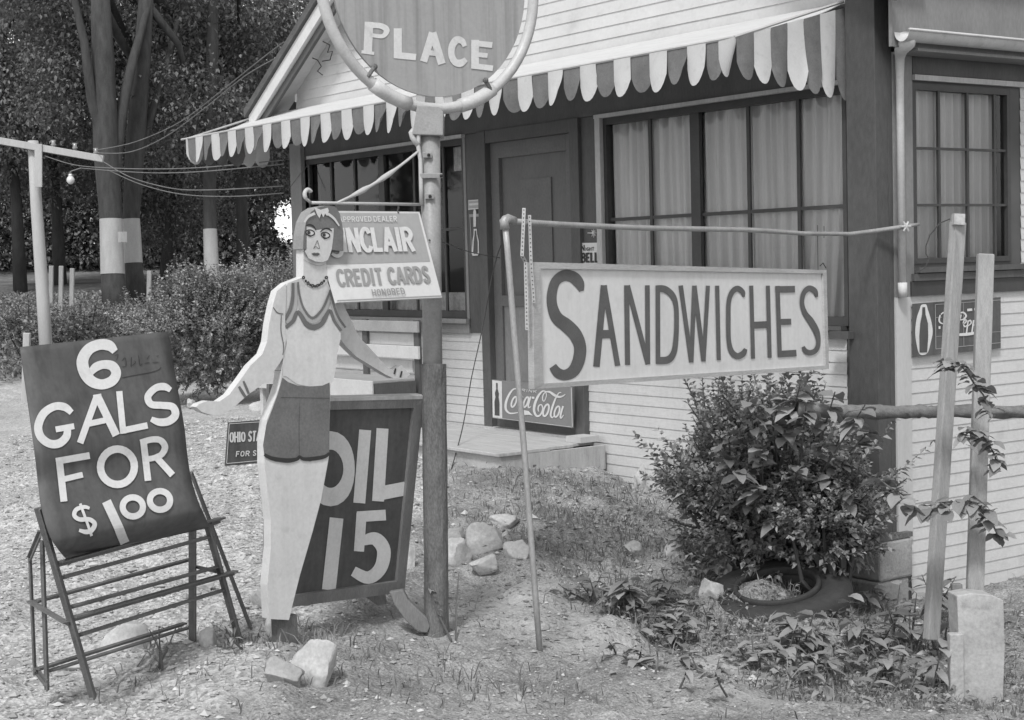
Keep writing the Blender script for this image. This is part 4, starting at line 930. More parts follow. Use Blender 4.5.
p = F(.0155); p.stroke([(486, 362), (458, 424)], 4, False).stroke([(486, 362), (503, 424)], 4, False).stroke([(458, 422, 4), (475, 408, 4), (490, 420, 4), (503, 422, 4)]); fig.part('nose', p.mb, 'trim', face)
p = F(.0155); p.poly([(442, 458), (462, 450), (474, 454), (488, 450), (505, 460), (488, 474), (462, 474)]); fig.part('mouth', p.mb, 'trim', face)
p = F(.0165); p.stroke([(446, 461), (502, 462)], 3, False); fig.part('lip_line', p.mb, 'hem', face)
# neck + blouse
T = lambda off: Paint(lps, 190, 280, 5.144, off)
p = T(.002)
p.poly([(480, 245), (505, 225), (530, 190), (552, 150), (600, 225), (640, 262), (680, 225), (720, 150), (745, 210), (775, 262), (776, 300), (760, 360), (752, 440), (738, 520), (718, 540), (660, 548), (600, 546), (550, 535), (512, 508), (494, 495), (478, 494), (478, 400), (498, 330), (488, 260)])
bl_ = fig.part('blouse', p.mb, 'blouse')
p = T(.0035)
p.stroke([(530, 15, 14), (528, 90, 16), (515, 150, 17), (488, 205, 16)]).stroke([(556, 10, 9), (562, 70, 10), (585, 145, 11), (630, 195, 13), (680, 150, 12), (712, 80, 11), (722, 50, 9)]).stroke([(492, 245, 18), (530, 212, 20), (556, 165, 20), (600, 228, 26), (640, 243, 28), (680, 222, 24), (718, 158, 18), (742, 210, 15), (778, 262, 14)]).stroke([(722, 50, 10), (732, 100, 12), (760, 185, 12), (800, 245, 12)])
fig.part('neckline_trim', p.mb, 'trim', bl_)
p = T(.0025)
p.stroke([(543, 12, 14), (545, 100, 16), (535, 160, 20), (498, 222, 22)]).stroke([(560, 90, 18), (580, 165, 20), (632, 215, 20), (690, 165, 20), (722, 90, 18), (745, 165, 22), (782, 235, 18)]); fig.part('neckline_trim', p.mb, 'trimlight', bl_)
p = F(.003)
for k in range(11):
    t = k/10; x = 385+165*t; y_ = 630+62*sin(pi*t)**.8
    p.ring(x, y_, 7, 9, 9, t) if k % 2 == 0 else p.poly([(x-8, y_-9), (x+8, y_-7), (x+7, y_+11), (x-7, y_+9)])
fig.part('necklace', p.mb, 'ink')
p = F(.0022); p.stroke([(385, 628, 16), (410, 668, 22), (465, 695, 24), (520, 680, 22), (552, 645, 16)]); fig.part('necklace', p.mb, 'letter')
p = F(.0022); p.stroke([(385, 500, 3), (440, 530, 4), (500, 545, 4), (545, 530, 3)]); fig.part('neck_crease', p.mb, 'trimlight')
S4 = lambda off: Paint(lps, 180, 340, 4, off)
p = S4(.0025); p.poly([(410, 150), (432, 168), (470, 182), (520, 186), (570, 182), (598, 170), (600, 232), (598, 360), (597, 448), (575, 468), (520, 486), (480, 474), (470, 482), (430, 490), (380, 486), (337, 462), (332, 420), (345, 340), (372, 270), (392, 215)]); sh = fig.part('shorts', p.mb, 'shorts')
p = S4(.004); p.stroke([(337, 458, 12), (370, 474, 16), (430, 482, 18), (468, 476, 14), (478, 466, 10), (495, 476, 14), (540, 474, 16), (580, 466, 14), (597, 452, 10)]).stroke([(404, 230), (598, 233)], 1.6, False).stroke([(480, 240, .6), (476, 350, 1), (478, 462, 1)]); fig.part('hem', p.mb, 'hem', sh)
p = Paint(lps, 190, 280, 5.144, .0055)
p.stroke([(252, 548, 12), (268, 575, 16), (285, 602, 14)]).stroke([(275, 520, 10), (290, 555, 14), (302, 585, 12)]); fig.part('bracelet', p.mb, 'trim')
p = Paint(lps, 190, 280, 5.144, .0055); p.stroke([(428, 140, 4), (450, 168, 6), (480, 175, 5)]).stroke([(470, 180, 4), (468, 260, 5), (482, 340, 5), (478, 385, 4)]).stroke([(436, 466, 4), (470, 465, 4)]); fig.part('arm_line', p.mb, 'trim')
p = Paint(lambda x, y, o: lps(x, y, o-TH-.012), 320, 310, 7.2, .003); p.stroke([(545, 420), (535, 462)], 12, False).stroke([(590, 440), (578, 486)], 12, False); fig.part('bracelet', p.mb, 'ink')
m = MB(); g0 = lps(279, 640, -.03); m.obox(lps(271, 617, -.06), LS*.09, V(0, 0, -.17), LN*.045); fig.part('stake', m, 'shoe')

# ------------------------------------------------------------------ small for-sale sign
os_ = plane_surf(dep(245, 440, 8.2), unit(SN+V(0, -.25, 0)))
b = os_(262, 470)
sg = Thing('small_yard_sign', 'small dark sign with white border reading OHIO STATE FOR SALE behind the cutout hip', 'sign', (b[0], b[1], gz(b[0], b[1])))
m = MB(); quad_board(os_, [(228.5, 422.5), (300, 417), (298, 460), (225.3, 466)], .01, m); sg.part('panel', m, 'gals')
p = Paint(os_, 220, 410, 12, .002); p.stroke([(115, 165), (960, 112)], 7).stroke([(112, 165), (80, 640)], 7).stroke([(80, 642), (930, 565)], 7)
p.text('OHIO', [(118, 265), (300, 258), (302, 382), (118, 392)], .15, .14); p.text('STATE', [(345, 252), (590, 240), (580, 360), (338, 382)], .15, .14); p.text('FOR', [(198, 495), (358, 488), (352, 552), (190, 562)], .17, .2); p.text('SALE', [(398, 485), (610, 470), (606, 532), (392, 550)], .17, .2)
sg.part('lettering', p.mb, 'letter')
m = MB(); a = os_(270, 384, -.03); e = os_(262, 470, -.03); m.bar(a, V(e[0], e[1], gz(e[0], e[1])-.1), .03, .02, SD); sg.part('stake', m, 'iron')

# ------------------------------------------------------------------ 6 GALS board and its rack
wv = unit(V(-.25, .965, .035))
pT = dep(20, 347, 5.38)
bestW = min(np.linspace(.5, 1.1, 121), key=lambda W: abs((lambda q: CX+FPX*((q-CAM)@RT)/((q-CAM)@FW))(pT+wv*W)-167.5))
wvec = wv*bestW
def pair(lp, rp):
    A = np.stack([-ray(*lp), ray(*rp)], 1); s, *_ = np.linalg.lstsq(A, wvec, rcond=None); return CAM+ray(*lp)*s[0], s
prof = [((20, 347), (167.5, 326)), ((27.3, 398), (176, 378)), ((34.6, 450), (184.5, 428)), ((38, 480), (187.5, 455)), ((41.5, 507), (191, 477)), ((49, 533), (197, 496)), ((57, 548), (203, 509)), ((67, 560), (207.5, 520))]
Ls = [pair(*q)[0] for q in prof]
Lc = crom([np.array(q) for q in Ls], 5)
def easel_verts(off=0): return Lc
m = MB(); n = len(Lc); cols = 10; vs = []
for q in Lc:
    for k in range(cols+1): vs.append(q+wvec*k/cols)
fs = [(i*(cols+1)+k, (i+1)*(cols+1)+k, (i+1)*(cols+1)+k+1, i*(cols+1)+k+1) for i in range(n-1) for k in range(cols)]
m.add(vs, fs)
bvh = BVHTree.FromPolygons([Vector(v) for v in m.v], m.f)
def esf(x, y, off=0.0):
    q = Vector(ray(x, y)).normalized(); loc, nn, i, d_ = bvh.ray_cast(Vector(CAM), q)
    if loc is None: return dep(x, y, 5.6)
    if nn.dot(q) > 0: nn = -nn
    return np.array(loc+nn*off)
bz = gz(*Ls[-1][:2]); gb = single('gasoline_price_board', m, 'gals', 'dark bowed metal board painted 6 GALS FOR $1.00 tilted on the iron rack', 'sign', Ls[-1], smooth=True)
md = gb.modifiers.new('thickness', 'SOLIDIFY'); md.thickness = .003; md.offset = -1
# lettering as a child of the board
def child(p, name, matn, par, base):
    o = p.build(name, matn, base, par); return o
p = Paint(esf, 20, 330, 5.12, .003)
p.stroke([(484, 112, 34), (455, 82, 54), (405, 76, 54), (350, 100, 56), (318, 155, 60), (328, 215, 60), (362, 262, 56), (415, 280, 52), (468, 262, 52), (490, 222, 50), (470, 186, 50), (425, 178, 44), (385, 192, 44), (358, 222, 30)], n=7)
p.stroke([(262, 425, 30), (225, 396, 40), (172, 394, 40), (118, 430, 42), (91, 495, 42), (105, 550, 42), (150, 583, 42), (200, 580, 42), (236, 545, 40), (240, 500, 36)]); p.stroke([(180, 511), (275, 494)], 30)
p.stroke([(392, 338), (305, 580)], 34).stroke([(392, 338), (490, 541)], 40).stroke([(345, 483), (442, 462)], 30); p.stroke([(372, 345), (414, 337)], 20)
p.stroke([(505, 315), (526, 532)], 32).stroke([(514, 518), (650, 490)], 32)
p.stroke([(768, 310, 26), (735, 292, 38), (690, 300, 36), (652, 342, 36), (668, 382, 36), (725, 388, 36), (778, 396, 38), (792, 436, 40), (760, 468, 40), (712, 474, 38), (668, 458, 26)])
p.y0 = 440
p.stroke([(196, 92), (222, 317)], 36).stroke([(180, 109), (353, 79)], 34).stroke([(215, 204), (318, 179)], 30)
p.ring(495, 138, 87, 92, 38); p.stroke([(628, 8), (652, 211)], 34).stroke([(612, 14, 30), (670, -2, 30), (715, 2, 32), (738, 35, 34), (722, 72, 32), (685, 92, 30), (640, 100, 30)]).stroke([(690, 85), (777, 182)], 34)
p.stroke([(352, 352, 14), (325, 345, 20), (285, 358, 22), (274, 388, 22), (300, 408, 22), (350, 408, 22), (378, 430, 24), (362, 462, 24), (330, 470, 22), (298, 462, 16)]).stroke([(304, 328), (362, 488)], 14)
p.stroke([(438, 316), (535, 521)], 48); p.ring(573, 344, 52, 48, 32); p.ring(712, 311, 52, 47, 32)
child(p.mb, 'lettering', 'letter', gb, Ls[-1])
p = Paint(esf, 110, 340, 12.8, .0018)
p.stroke([(150, 485, 8), (330, 450, 10), (500, 420, 10), (610, 388, 10), (650, 350, 8)])
p.stroke([(60, 200, 6), (100, 190, 6), (80, 260, 6)]).stroke([(150, 270, 8), (190, 230, 8), (200, 330, 8), (150, 345, 6)]).stroke([(270, 220, 8), (265, 345, 10)]).stroke([(280, 330, 8), (320, 290, 8), (310, 265, 6)]).stroke([(360, 200, 6), (380, 325, 10), (410, 300, 6)]).stroke([(440, 300, 8), (500, 290, 8)]).stroke([(470, 245, 8), (500, 200, 8)]).stroke([(540, 290, 8), (615, 285, 8)]).stroke([(590, 210, 8), (620, 205, 8)])
child(p.mb, 'embossed_script_shade', 'embossshade', gb, Ls[-1])  # script relief drawn as flat strokes, its shade painted in dark

def ed(px, rear=0.0): return 5.50+(px-90)*.0043+rear
rack = Thing('iron_display_rack', 'open angle iron rack with slanted rails holding up the gasoline price board', 'rack', (*dep(160, 660, ed(160))[:2], .04))
def rbar(name, a, b, wpx, rear=0.0, rb=None, mname='iron', par=None):
    rb = rear if rb is None else rb
    A = dep(*a, ed(a[0], rear)); B = dep(*b, ed(b[0], rb)); wd = wpx*ed(a[0])/FPX
    m = MB(); sd_ = UP if abs(a[0]-b[0]) > abs(a[1]-b[1]) else RT
    m.bar(A, B, wd, .006, sd_); d = unit(B-A); s_ = unit(sd_-d*(sd_@d)); n_ = np.cross(d, s_); m.bar(A+n_*.012+s_*(wd/2-.003), B+n_*.012+s_*(wd/2-.003), .006, .022, s_)
    return m
def rk(name, bars):
    for bb in bars: rack.part(name, rbar(name, *bb), 'iron')
rk('leg', [((38, 508), (93, 697), 8), ((206, 520), (244, 657), 7), ((191, 472), (262, 657), 4, .30, .22), ((30, 557), (35, 674), 3.5, .33), ((42, 540), (47, 690), 5, .22), ((192.5, 528), (192.5, 660), 8, .18)])
rk('rail', [((58, 564), (218, 520), 6, -.01), ((62, 577.5), (207, 537.5), 4, .01), ((71, 607), (217, 567), 4, .01), ((72, 619), (234, 572.5), 6, -.012), ((79, 635), (222, 590.5), 4, .01)])
rk('rear_rail', [((34, 602), (188, 560), 4.5, .30), ((35, 670), (183, 624), 4.5, .30), ((49, 671), (187, 628), 3.5, .24)])
rk('brace', [((32, 602), (69, 624), 4.5, .3, .0), ((197, 567), (218, 572), 3.5, .2, 0), ((40, 531), (29, 557), 4.5, .05, .33), ((35, 671), (47, 686), 4, .33, .2), ((206, 525), (220, 520), 6, .0, .25)])

# ------------------------------------------------------------------ bench by the wall
BY = 6.52
def bxp(px, py=350): return float(ony(px, py, BY)[0])
xr = bxp(420); xl = xr-1.9; zt_ = lambda py: float(ony(400, py, BY)[2])
bn = Thing('slatted_bench', 'white slatted wooden bench standing against the wall behind the oil board', 'bench', ((xl+xr)/2, BY-.2, gz(xr, BY)))
for (ya, yb, mm) in ((321, 332, 'benchgrey'), (345.5, 358, 'bench')):
    m = MB(); m.box((xl, BY-.02, zt_(yb)), (xr, BY+.002, zt_(ya))); bn.part('back_slat', m, mm, bevel=.003)
m = MB(); m.box((xl, BY+.03, zt_(345)), (xr-.12, BY+.045, zt_(334))); bn.part('back_slat', m, 'bench'); m = MB(); m.box((xl, BY+.03, zt_(372)), (xr-.16, BY+.045, zt_(360))); bn.part('back_slat', m, 'bench')
for xx in (xr-.09, xr-.85, xl+.05):
    m = MB(); m.box((xx, BY+.003, gz(xx, BY)-.02), (xx+.07, BY+.028, zt_(320))); bn.part('upright', m, 'darktrim')
cr = ony(373, 381, 6.12); zs_ = float(cr[2]); x1b = float(cr[0])
m = MB(); m.box((xl, 6.12, zs_-.02), (x1b, BY-.03, zs_)); bn.part('seat', m, 'benchgrey', bevel=.003)
m = MB(); m.box((xl, 6.10, zs_-.135), (x1b+.01, 6.118, zs_-.002)); bn.part('apron', m, 'bench', bevel=.003)
m = MB(); m.box((x1b-.012, 6.125, zs_-.115), (x1b+.008, BY-.03, zs_-.022)); bn.part('end_board', m, 'darktrim')
for xx, yy_ in ((x1b-.06, 6.13), (xl+.02, 6.13)):
    m = MB(); m.box((xx, yy_, gz(xx, yy_)-.02), (xx+.05, yy_+.05, zs_-.137)); bn.part('leg', m, 'bench')

# ------------------------------------------------------------------ stakes, log, stone block
def plank(name, label, cat, a, b, wd, th_, matn, group=None, side=RT, base=None, cap=None):
    A, B = np.array(a), np.array(b); t = Thing(name, label, cat, base if base is not None else B, group)
    m = MB(); m.bar(A, B, wd, th_, side)
    t.part('board', m, matn, bevel=.006); return t
a = dep(958, 222, 7.45); b = dep(931, 640, 7.35)
t = plank('leaning_stake', 'leaning weathered stake with a pale broken tip and loop of wire', 'stake', a, b, .068, .045, 'wood', 'weathered stakes by the shop corner', side=unit(RT+.5*FW))
m = MB(); m.bar(dep(958, 225, 7.42), dep(958.5, 214, 7.42), .05, .045, RT); t.part('broken_tip', m, 'chalk')
m = MB(); m.tube([dep(*q, 7.38) for q in ((950, 219), (940, 223), (930, 235), (926, 246), (926, 254), (929, 259), (925, 268), (916, 273))], .003, 5); t.part('wire_loop', m, 'wiredark')
a = dep(985.5, 254, 7.3); b = dep(974.5, 602, 7.2)
t = plank('leaning_stake', 'broader flat topped stake rising behind the pale stone block', 'stake', a, b, .074, .04, 'wood', 'weathered stakes by the shop corner')
lg = MB(); lp = crom([dep(798, 408.5, 7.95), dep(845, 412, 8.0), dep(905, 411.5, 8.1), dep(950, 411.5, 8.15), dep(1040, 412.5, 8.3)], 9)
lg.tube(lp, list(np.linspace(.036, .03, len(lp))), 12); rs = np.random.default_rng(5); lg.v = [tuple(np.array(q)+rs.normal(0, .004, 3)) for q in lg.v]
single('fence_rail', lg, 'log', 'rough horizontal log rail passing behind the leaning stakes', 'rail', lp[2], smooth=True)
bs = Thing('stone_gatepost', 'pale split stone block at the right foot of the stakes', 'stone block', (*dep(980, 690, 6.9)[:2], -.45))
m = MB(); a = dep(957, 596, 6.9); m.prism([a, a+RT*.06+V(0, 0, .012), a+RT*.15+V(0, 0, .004), a+RT*.20+V(0, 0, -.02), a+RT*.205+V(0, 0, -.22), a+RT*.19+V(0, 0, -.55), a+RT*-.01+V(0, 0, -.55), a+RT*.008+V(0, 0, -.26)], FW*.15); 
bsp = bs.part('block', m, 'chalk', bevel=.004)
m = MB(); a = dep(950, 634, 6.88); m.obox(a, RT*.06, V(0, 0, -.4), FW*.05); bs.part('splinter', m, 'rock', bevel=.006)
m = MB(); a = dep(952.5, 584, 7.05); m.obox(a, RT*.045, V(0, 0, -.5), FW*.04); bs.part('splinter', m, 'oilframe', bevel=.004)

# ------------------------------------------------------------------ old tyre
tc = V(TY[0], TY[1], gz(TY[0], TY[1])-.075); tcx = V(tc[0], tc[1], tc[2])
tr_ = Thing('old_tyre', 'worn dark tyre lying half sunk in the earth below the bush', 'tyre', tcx)
nT = unit(V(0, 0, 1)-.20*unit(V(FW[0], FW[1], 0))-.14*unit(V(RT[0], RT[1], 0))); e1 = unit(np.cross(nT, V(0, 0, 1))) ; e2 = np.cross(nT, e1)
def torus(R, r, asp, mb, c, n1=56, n2=16, tread=0.0):
    vs = []
    for i in range(n1):
        a = 2*pi*i/n1
        for k in range(n2):
            q = 2*pi*k/n2; cr_ = math.copysign(abs(cos(q))**.75, cos(q)); sr_ = math.copysign(abs(sin(q))**.8, sin(q)); rr = R+r*cr_+(tread if (i % 2 and cos(q) > .5) else 0)
            vs.append(c+e1*rr*cos(a)+e2*rr*sin(a)+nT*r*asp*sr_)
    mb.add(vs, [(i*n2+k, ((i+1) % n1)*n2+k, ((i+1) % n1)*n2+(k+1) % n2, i*n2+(k+1) % n2) for i in range(n1) for k in range(n2)])
m = MB(); torus(.29, .09, 1.0, m, tcx+V(0, 0, .015), n1=120, tread=-.006); tr_.part('carcass', m, 'rubber', smooth=True)
m = MB(); torus(.212, .014, 1.6, m, tcx+nT*.075+V(0, 0, .015)); tr_.part('bead', m, 'rubber', smooth=True)

# ------------------------------------------------------------------ stones
def rock(px, py, wpx, hpx, label, matn='rock', seed=0, depthr=.8, group='loose stones around the sign posts'):
    g = G(px, py); d = (g-CAM)@FW; wd = wpx*d/FPX; hh = hpx*d/FPX
    import bmesh
    bm = bmesh.new(); bmesh.ops.create_icosphere(bm, subdivisions=4, radius=1); rr = random.Random(seed)
    cuts = [(Vector((rr.gauss(0, 1), rr.gauss(0, 1), rr.gauss(0, 1)+.3)).normalized(), rr.uniform(.42, .78)) for _ in range(13)]
    for v in bm.verts:
        for n_, dd in cuts:
            k = v.co.dot(n_)-dd
            if k > 0: v.co -= n_*k*.97
        v.co *= 1+.16*noise.noise(v.co*1.7+Vector((seed, 0, 0)))+.07*noise.noise(v.co*6+Vector((seed, 3, 0)))
    me = bpy.data.meshes.new('stone'); 
    mxz = max(v.co.z for v in bm.verts); mxx = max(abs(v.co.x) for v in bm.verts)
    for v in bm.verts:
        x, y, z = v.co.x/mxx*wd/2, v.co.y*wd/2*depthr, v.co.z/mxz*hh*.62
        q = V(RT[0], RT[1], 0); q = unit(q); f_ = unit(V(FW[0], FW[1], 0)); P = q*x+f_*y; v.co = Vector((P[0], P[1], z))
    bm.to_mesh(me); bm.free(); me.materials.append(MT[matn]); me.polygons.foreach_set('use_smooth', [True]*len(me.polygons))
    o = bpy.data.objects.new('stone', me); COL.objects.link(o); g = g+unit(V(FW[0], FW[1], 0))*wd*.3; o.location = (g[0], g[1], gz(g[0], g[1])+hh*.34)
    o['label'] = label; o['category'] = 'stone'; o['group'] = group; return o
rock(486, 557, 42, 32, 'largest pale boulder of the heap right of the sign post', seed=1)
rock(506, 531, 34, 16, 'flat stone at the back of the heap by the sign post', seed=2)
rock(519, 562, 32, 20, 'pale stone touching the thin pipe on its left side', 'chalk', seed=3)
rock(483, 575, 30, 18, 'rounded stone in front of the largest boulder of the heap', seed=4)
rock(458, 566, 30, 24, 'low stone close to the sleeve of the sign post', seed=5)
rock(506, 541, 11, 9, 'small whitish stone in the middle of the heap', 'chalk', seed=6)
rock(456, 543, 26, 14, 'dull stone behind the heap next to the sign post', 'rockdark', seed=16)
rock(642, 488, 22, 24, 'upright pale stone leaning at the foot of the siding', seed=7)
rock(712, 603, 26, 24, 'rounded pale stone left of the old tyre', seed=8)
rock(124, 653, 60, 28, 'long flat stone under the iron rack', seed=9)
rock(209, 654, 22, 26, 'whitish stone behind the legs of the iron rack', 'chalk', seed=10)
rock(314, 682, 58, 42, 'big pale boulder in front of the cutout figure', seed=11, depthr=.7)
rock(280, 690, 46, 28, 'dull stone left of the big boulder', 'rockdark', seed=12)
rock(72, 676, 34, 13, 'thin slab at the left rear of the iron rack', seed=13)
rock(262, 610, 30, 20, 'flat stone behind the foot of the cutout figure', 'rockdark', seed=14)
rock(309, 609, 24, 10, 'small slab just right of the figure foot', seed=15)
rock(269, 641, 10, 22, 'thin upright white stone at the foot of the figure', 'chalk', seed=17)
rock(408, 568, 16, 24, 'pale stone seen between the oil board and the post', seed=18)
rock(206, 590, 22, 13, 'low stone behind the right legs of the rack', seed=19)
rock(192, 409, 12, 10, 'small stone at the foot of the clipped shrub', seed=20)
rock(258, 412, 28, 12, 'longer stone at the foot of the clipped shrub', seed=21)
rock(252, 630, 14, 8, 'tiny stone between rack and cutout figure', 'chalk', seed=22)
rock(633, 556, 26, 14, 'half buried stone in the weedy bank', 'rockdark', seed=23)
rock(672, 560, 30, 22, 'dull stone at the left foot of the bush', 'rockdark', seed=24)
rock(802, 608, 12, 9, 'small pale stone lying inside the old tyre', seed=25)

# ------------------------------------------------------------------ leaves
def np_mesh(name, verts, faces, matn, smooth=False):
    me = bpy.data.meshes.new(name); me.from_pydata(verts.tolist() if hasattr(verts, 'tolist') else verts, [], faces.tolist() if hasattr(faces, 'tolist') else faces); me.materials.append(MT[matn]); me.update(); return me
def leaves_np(P, Dv, L, Wd, seed=0, droop=.25):
    """diamond leaves folded along the midrib. P base, Dv dir, L length (arrays)"""
    rg = np.random.default_rng(seed); n = len(P); Dv = Dv/np.linalg.norm(Dv, axis=1, keepdims=True)
    up_ = np.tile([0, 0, 1.0], (n, 1))+rg.normal(0, .35, (n, 3)); s = np.cross(Dv, up_); s /= np.linalg.norm(s, axis=1, keepdims=True)+1e-9; nn = np.cross(s, Dv)
    L = L[:, None]; W_ = Wd[:, None]
    a = P; b = P+Dv*L*.45+s*W_*.5+nn*L*.06; c = P+Dv*L-np.array([0, 0, 1])*L*droop; d = P+Dv*L*.45-s*W_*.5+nn*L*.06; e = P+Dv*L*.5-nn*L*.02
    V_ = np.stack([a, b, c, d], 1).reshape(-1, 3); o = np.arange(n)*4
    F_ = np.concatenate([np.stack([o, o+1, o+2], 1), np.stack([o, o+2, o+3], 1)])
    return V_, F_
def broad_leaf(mb, p, d, L, Wd, droop=.35, fold=.18, rg=random):
    p = np.array(p, float); d = unit(d); up_ = V(0, 0, 1)+V(rg.gauss(0, .25), rg.gauss(0, .25), 0); s = unit(np.cross(d, up_)); n_ = np.cross(s, d)
    prof = [.05, .68, .98, 1.0, .86, .52, .02]; vs = []
    for i, w_ in enumerate(prof):
        t = i/6; c = p+d*L*t+V(0, 0, -1)*L*droop*t*t; wig = .04*sin(i*2.3+p[0]*40)
        vs += [c+s*Wd/2*w_+n_*(fold*Wd/2*w_+wig*Wd), c, c-s*Wd/2*w_+n_*(fold*Wd/2*w_-wig*Wd)]
    fs = []
    for i in range(6): a = i*3; fs += [(a, a+3, a+4, a+1), (a+1, a+4, a+5, a+2)]
    mb.add(vs, fs)
def shrub(name, label, cat, base, fol, stems, matn, group=None):
    t = Thing(name, label, cat, base, group)
    V_, F_ = fol; me = np_mesh('foliage', V_-np.array(base), F_, matn); o = bpy.data.objects.new('foliage', me); COL.objects.link(o); o.parent = t.o
    t.part('stem', stems, 'twig'); return t
def twiggy(c, rad, ntw, nlf, L, seed, lo=.25, outward=1.0, tl=.26, base=None, flat=1.0):
    rg = np.random.default_rng(seed); A, Bd, LL = [], [], []; stems = MB(); c = np.array(c, float); rad = np.array(rad, float)
    for i in range(ntw):
        u = rg.normal(0, 1, 3); u /= np.linalg.norm(u); u[2] = abs(u[2])*1.0 if rg.random() < .75 else u[2]
        r0 = rg.uniform(lo, .86)**.6; lump = 1+.16*sin(u[0]*5+seed)*sin(u[1]*6+1)+.1*sin(u[2]*9)
        p = c+u*rad*r0*lump; d = u*outward+np.array([0, 0, .75])+rg.normal(0, .28, 3); d /= np.linalg.norm(d); tln = tl*rg.uniform(.6, 1.3)
        bend = rg.normal(0, .12, 3)
        k = int(nlf*tln/tl); ts = np.linspace(0, 1, k)
        pts = p[None]+d[None]*tln*ts[:, None]+bend[None]*tln*(ts**2)[:, None]
        for sgn in (-1, 1):
            s = np.cross(d, [0, 0, 1.0]); s /= np.linalg.norm(s)+1e-9; ph = rg.uniform(0, pi); ang = ph+np.arange(k)*1.57
            s2 = np.cross(d, s); dv = (np.cos(ang)[:, None]*s+np.sin(ang)[:, None]*s2)*sgn*.8+d*.75+np.array([0, 0, .15])+rg.normal(0, .2, (k, 3)); A.append(pts); Bd.append(dv); LL.append(L*rg.uniform(.6, 1.15, k)*(1-.35*ts))
        if i % 3 == 0: stems.tube([pts[0], pts[len(pts)//2], pts[-1]], [.003*L/.03, .0025*L/.03, .0012*L/.03], 4, cap=False)
        if i % 12 == 0 and base is not None: stems.tube([base+rg.normal(0, .04, 3)*[1, 1, 0], (base+pts[0])/2+rg.normal(0, .03, 3), pts[0]], [.009*L/.03, .007*L/.03, .004*L/.03], 5, cap=False)
    P, Dv, LL = np.concatenate(A), np.concatenate(Bd), np.concatenate(LL); return leaves_np(P, Dv, LL, LL*.6, seed), stems
# privet by the corner
bd = 8.75; bb = dep(765, 590, bd); bb[2] = gz(bb[0], bb[1])
bc = dep(765, 505, bd)
fol, stm = twiggy(bc, (.50, .46, .47), 1500, 12, .054, 11, base=np.array([bb[0], bb[1], bb[2]]), tl=.20)
f2_, s2_ = twiggy(bc+V(0, 0, .02), (.56, .5, .52), 90, 15, .066, 13, lo=.7, tl=.30); fol = (np.concatenate([fol[0], f2_[0]]), np.concatenate([fol[1], f2_[1]+len(fol[0])])); stm.add(s2_.v, s2_.f)
shrub('privet_bush', 'dense small leaved bush against the shop wall below the long sign', 'bush', bb, fol, stm, 'privet')
# lower right skirt of the bush near the corner
b2 = dep(835, 575, 8.3); b2[2] = gz(b2[0], b2[1]); fol, stm = twiggy(dep(825, 530, 8.35), (.27, .3, .26), 420, 11, .052, 12, base=b2, tl=.17)
shrub('privet_bush', 'smaller dark bush tucked before the dark corner post above the tyre', 'bush', b2, fol, stm, 'privet')
# broad leaved sapling
sb = dep(790, 575, 8.7); sb[2] = gz(sb[0], sb[1]); sap = Thing('broadleaf_sapling', 'young broad leaved tree growing up through the small leaved bush', 'sapling', sb)
m = MB(); lm = MB(); rr = random.Random(21)
heads = [(762, 445), (748, 400), (778, 470), (832, 475), (720, 450), (758, 485), (865, 405), (806, 405), (790, 398), (800, 385), (835, 392), (770, 400), (850, 420), (785, 430), (825, 440), (755, 455), (735, 470), (800, 465), (845, 460), (870, 430), (770, 495), (815, 500), (855, 490), (740, 430), (790, 405), (775, 520), (745, 500)]
for i, (hx, hy) in enumerate(heads):
    tip = dep(hx, hy, (7.85 if hy < 425 else 8.12)+rr.uniform(-.2, .2)); mid = sb*.45+tip*.55+FW*.15+V(rr.gauss(0, .03), rr.gauss(0, .03), .04); m.tube([sb, mid, tip], [.010, .007, .003], 6, cap=False)
    for k in range(11):
        a = rr.uniform(0, 2*pi); st_ = tip+(mid-tip)*rr.uniform(0, .35); broad_leaf(lm, st_, V(cos(a), sin(a), rr.uniform(-.25, .45)), rr.uniform(.065, .125), rr.uniform(.045, .075), rr.uniform(.15, .6), rg=rr)
sap.part('stem', m, 'stem'); sap.part('foliage', lm, 'broad', smooth=True)
# weeds
def weed(px, py, label, nst=5, h=.22, L=.09, Wd=.035, seed=0, matn='broad', spread=.12, name='broadleaf_weed', group='broad leaved weeds on the bank', lps_=5):
    g = G(px, py); t = Thing(name, label, 'weed', g, group); rr = random.Random(seed); m = MB(); lm = MB()
    for i in range(nst):
        a = rr.uniform(0, 2*pi); r0 = spread*rr.random(); b0 = g+V(cos(a)*r0, sin(a)*r0, 0); b0[2] = gz(b0[0], b0[1])-.01
        tip = b0+V(rr.gauss(0, .05), rr.gauss(0, .05), h*rr.uniform(.6, 1.15)); mid = (b0+tip)/2+V(rr.gauss(0, .01), rr.gauss(0, .01), 0); m.tube([b0, mid, tip], [.005, .004, .002], 5, cap=False)
        for k in range(lps_):
            a = rr.uniform(0, 2*pi); q = tip+(b0-tip)*rr.uniform(0, .55); broad_leaf(lm, q, V(cos(a), sin(a), rr.uniform(0, .5)), L*rr.uniform(.6, 1.2), Wd*rr.uniform(.7, 1.2), rr.uniform(.25, .7), rg=rr)
    t.part('stem', m, 'stem'); t.part('foliage', lm, matn, smooth=True)
weed(622, 612, 'large leaved weed with drooping leaves on the crest of the bank', 6, .17, .13, .05, 31, lps_=6)
weed(585, 600, 'left hand weed tuft of the crest of the bank', 4, .13, .10, .04, 32)
weed(660, 640, 'dark weed filling the hollow under the crest', 7, .14, .10, .045, 33, spread=.2)
weed(640, 665, 'low weed at the bottom of the hollow', 6, .09, .08, .03, 34, spread=.2)
weed(676, 650, 'matted weed low in the gully beside the clay slope', 9, .12, .08, .035, 54, spread=.16)
